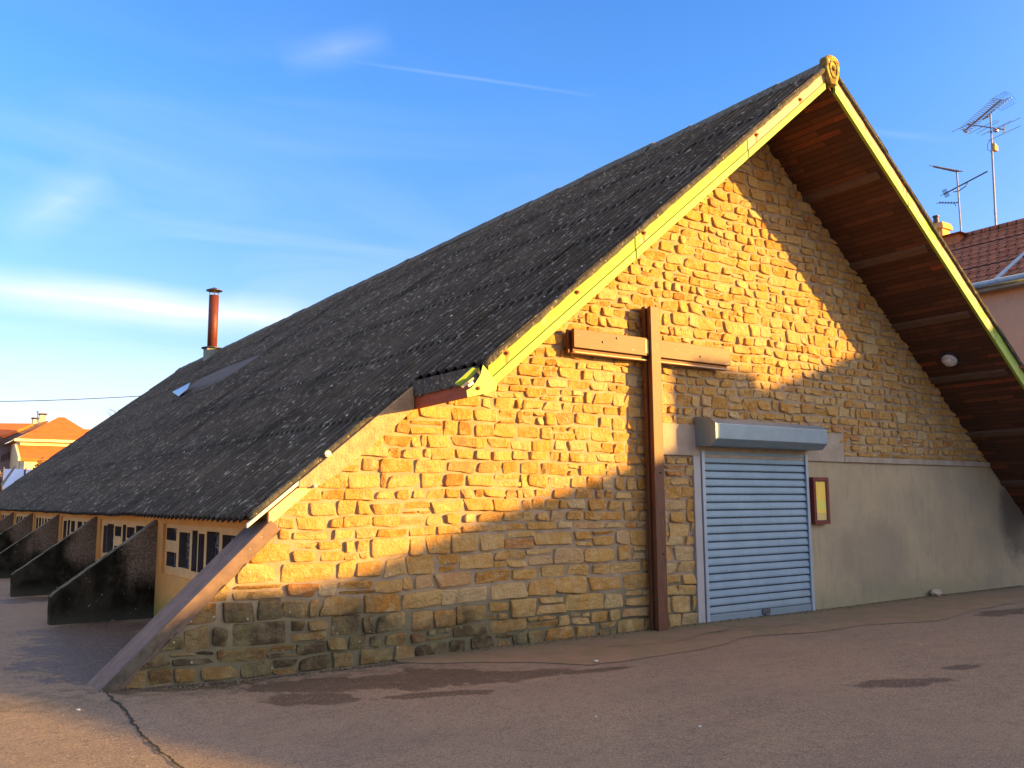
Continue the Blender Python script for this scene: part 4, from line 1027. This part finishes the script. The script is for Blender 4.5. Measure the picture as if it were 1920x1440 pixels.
hb_ = thing('village_house', 'low orange roofed wing showing between the pyramid roof and the dark chapel roof', 'house', (wg.x+4, Y0+16, G), group='distant orange roofed houses')
obj('roof', MB().prism([(wg.x-3, Y0+14, wg.z+.3-3.2), (wg.x-3, Y0+18, wg.z+.5), (wg.x-3, Y0+22, wg.z-2.8)], (14, 0, 0)), M_ORANGE, hb_)
obj('wall', MB().box(wg.x-2.6, wg.x+10.6, Y0+14.5, Y0+21.5, G-1, wg.z-2.7), M_CREAM, hb_)
# left house
Y1 = 104.
hc = thing('village_house', 'distant orange roofed house with two chimneys at the left edge', 'house', (at(0, 830, Y1).x, Y1+4, G), group='distant orange roofed houses')
rL, rRt = at(-150, 792, Y1+5), at(63, 794, Y1+5); fL = at(-150, 818, Y1); fR = at(8, 816, Y1)
obj('roof', MB().add([rL, rRt, fR, fL, rL-Vector((0, 0, .3)), rRt-Vector((0, 0, .3)), fR-Vector((0, 0, .3)), fL-Vector((0, 0, .3))], [(0, 1, 2, 3), (7, 6, 5, 4), (0, 4, 5, 1), (1, 5, 6, 2), (2, 6, 7, 3), (3, 7, 4, 0)]), M_ORANGE, hc)
q0, q1 = at(0, 829, Y1-1), at(92, 789, Y1+6)
obj('barge_board', MB().add([at(-8, 822, Y1-1), at(60, 797, Y1+5.2), at(92, 788, Y1+6), at(88, 794, Y1+6), at(28, 822, Y1), at(-8, 840, Y1-1)]+[p+Vector((0, .8, 0)) for p in (at(-8, 822, Y1-1), at(60, 797, Y1+5.2), at(92, 788, Y1+6), at(88, 794, Y1+6), at(28, 822, Y1), at(-8, 840, Y1-1))],
    [(0, 1, 2, 3, 4, 5), (11, 10, 9, 8, 7, 6)]+[(i, i+6, (i+1) % 6+6, (i+1) % 6) for i in range(6)]), M_TRIM_SHADE, hc)  # dark band for the shadow-side roof slope, shade put into its colour
wz = at(0, 838, Y1).z
obj('wall', MB().prism([(at(-150, 830, Y1).x, Y1+.2, G-1), (at(27, 830, Y1).x, Y1+.2, G-1), (at(27, 830, Y1).x, Y1+.2, at(27, 826, Y1).z), (at(10, 830, Y1).x, Y1+.2, at(10, 832, Y1).z), (at(-150, 830, Y1).x, Y1+.2, wz)], (0, 8, 0)), M_SHADEWALL, hc)
for k in range(5):
    a = at(4+4.4*k, 848, Y1); obj('shutter', MB().box(a.x-.05, a.x+.05, Y1+.05, Y1+.19, at(10, 866-2*k, Y1).z, at(10, 853-2*k, Y1).z), M_TRIM_SHADE, hc)
for (pl_, pr2, pt, pb_) in ((62, 71, 783, 800), (75, 86, 775, 796)):
    a, b_ = at(pl_, pt, Y1+6.5), at(pr2, pb_, Y1+6.5)
    c_ = obj('chimney', MB().box(a.x, b_.x, a.y, a.y+.9, b_.z-1.5, a.z-.25), M_CREAM, hc)
    obj('chimney_cap', MB().box(a.x-.1, b_.x+.1, a.y-.1, a.y+1, a.z-.10, a.z+.02), M_TRIM_SHADE, c_)
    for u in (.1, .9): x_ = a.x+(b_.x-a.x)*u; obj('cap_leg', MB().box(x_-.06, x_+.06, a.y+.1, a.y+.8, a.z-.26, a.z-.1), M_TRIM_SHADE, c_)
sa = thing('roof_aerial', 'tiny thin aerial beside the distant chimneys', 'antenna', at(70, 790, Y1+6)); obj('mast', MB().tube([at(70.5, 792, Y1+6), at(70.5, 771, Y1+6)], .05, 5), M_DKMETAL, sa)
obj('crossbar', MB().tube([at(68.5, 773, Y1+6), at(72.5, 772, Y1+6)], .06, 5), M_DKMETAL, sa)
# blue sheeting on a fence
Yf = 62.
fe = thing('fence', 'bright blue sheeted fence with thin posts in front of the distant houses', 'fence', (at(30, 900, Yf).x, Yf, G))
a, b_ = at(5, 879, Yf), at(90, 880, Yf); obj('blue_panel', MB().box(a.x, b_.x, Yf, Yf+.06, G-.1, a.z), M_BLUE, fe)
for px in (6, 48, 90): p = at(px, 890, Yf); obj('post', MB().tube([(p.x, Yf-.06, G-.1), (p.x, Yf-.06, a.z+.12)], .05, 6), M_DKMETAL, fe)
# hedges (twiggy, winter brown)
def twiggy(name, label, cat, boxs, n, cols, size, seed, **kw):
    random.seed(seed); m = MB()
    (xa, xb, ya, yb, za, zb) = boxs
    for i in range(n):
        u = random.random(); x = xa+(xb-xa)*u; y = random.uniform(ya, yb)
        hh = za+(zb-za)*(.62+.38*noise.noise(Vector((x*.7, y*.7, seed)))+.1)*random.random()**.6
        c = Vector((x, y, hh)); d1 = Vector((random.gauss(0, 1), random.gauss(0, 1), random.gauss(0, 1))).normalized()*size*random.uniform(.5, 1.3)
        d2 = d1.cross(Vector((random.gauss(0, 1), random.gauss(0, 1), random.gauss(0, 1)))).normalized()*size*.45
        m.add([c-d1, c+d2, c+d1, c-d2], [(0, 1, 2, 3)])
    return obj(name, m, cols, recalc=False, label=label, category=cat, **kw)
M_HEDGE = simple('russet_winter_leaves', (.34, .17, .05), (.20, .13, .04), 1.5, .9)
M_HEDGE2 = simple('grey_brown_twigs', (.14, .11, .09), (.20, .15, .11), 1.5, .9)
a, b_ = at(26, 876, 80), at(112, 845, 80)
twiggy('hedge', 'russet winter hedge below the lean-to roof of the distant cream house', 'hedge', (a.x, b_.x, 79, 82, G, b_.z-.3), 5200, M_HEDGE, .22, 5)
a, b_ = at(-30, 876, 84), at(27, 850, 84)
twiggy('hedge', 'grey brown twiggy hedge before the shade-toned grey wall at the left edge', 'hedge', (a.x, b_.x, 83, 86, G, at(0, 868, 84).z), 3500, M_HEDGE2, .2, 6)
# bare tree tips behind the roof, with the cable running past
Yt = 60.
bt_ = thing('bare_tree', 'bare winter tree whose thin twigs show just above the far roof edge', 'tree', (at(262, 760, Yt).x, Yt, G))
base = at(262, 760, Yt); tr = MB(); random.seed(11)
def grow(p, d, L_, r, dep):
    q = p+d*L_; q2 = p+d*L_*.5+Vector((random.uniform(-1, 1), 0, random.uniform(-1, 1)))*L_*.06
    tr.tube([p, q2, q], [r, r*.8, r*.6], 5 if dep > 2 else 4, False)
    if dep <= 0: return
    for k in range(3 if dep > 1 else 2):
        dd = (d+Vector((random.uniform(-.7, .7), random.uniform(-.5, .5), random.uniform(-.25, .45)))).normalized()
        grow(q if k else q2, dd, L_*random.uniform(.6, .8), r*.6, dep-1)
H = base.z-G
tr.tube([(base.x+1.2, Yt, G), (base.x+.9, Yt, G+H*.62)], [.20, .13], 8, False)
obj('trunk', tr, simple('bare_bark', (.10, .085, .07), (.15, .12, .10), 4), bt_)
tr = MB(); s0 = Vector((base.x+.9, Yt, G+H*.60))
for k in range(7):
    grow(s0+Vector((0, 0, -.1*k)), Vector((-.75+.25*k, random.uniform(-.3, .3), .95)).normalized(), H*.19, .045, 4)
obj('crown', tr, simple('bare_twigs', (.085, .075, .07), (.12, .10, .09), 4), bt_)
wi = MB(); pts = []
for i in range(21):
    u = i/20.; px = -60+u*520; py = 752.5-9.5*((px)/256)**1.6 if px > 0 else 752.5
    pts.append(at(px, py, 45))
wi.tube(pts, .022, 5); obj('overhead_cable', wi, M_DKMETAL, label='black overhead cable crossing the sky above the distant roofs', category='cable')
obj('hills', MB().prism([(-400+40*i, 600, 10+6*noise.noise(Vector((i*.5, 0, 0)))) for i in range(30)]+[(760, 600, -5), (-400, 600, -5)], (0, 30, 0)), simple('far_hills', (.10, .12, .08), (.14, .14, .10), .02), kind='structure')

# ------------------------------------------------------------------ the house across the yard, outside the picture, whose shadow falls on the gable
Yo = -14.; ax_, az_ = .96*14, .22*14
prof = [(-7.0, -3.08), (1.0, .07), (1.5, .29), (2.0, .56), (2.5, .78), (3.2, .80), (3.84, .88), (5.36, 1.40), (7.0, 1.86), (8.30, 2.28), (8.34, 3.30), (8.42, 3.42), (10.0, 3.42), (10.1, 3.16), (11.06, 3.44), (12.42, 3.89), (14.0, 4.45), (17., 5.4), (20, 6.1), (44, 6.1), (44, -3.15)]
oh = thing('house_across_yard', 'long rendered house with a sloping roofline and stubby chimney across the yard, behind the viewer', 'house', (35, Yo, 0))
obj('wall', MB().prism([(x+ax_, Yo, z+az_) for x, z in prof], (.96*6, -6, 0)), M_CREAM, oh)
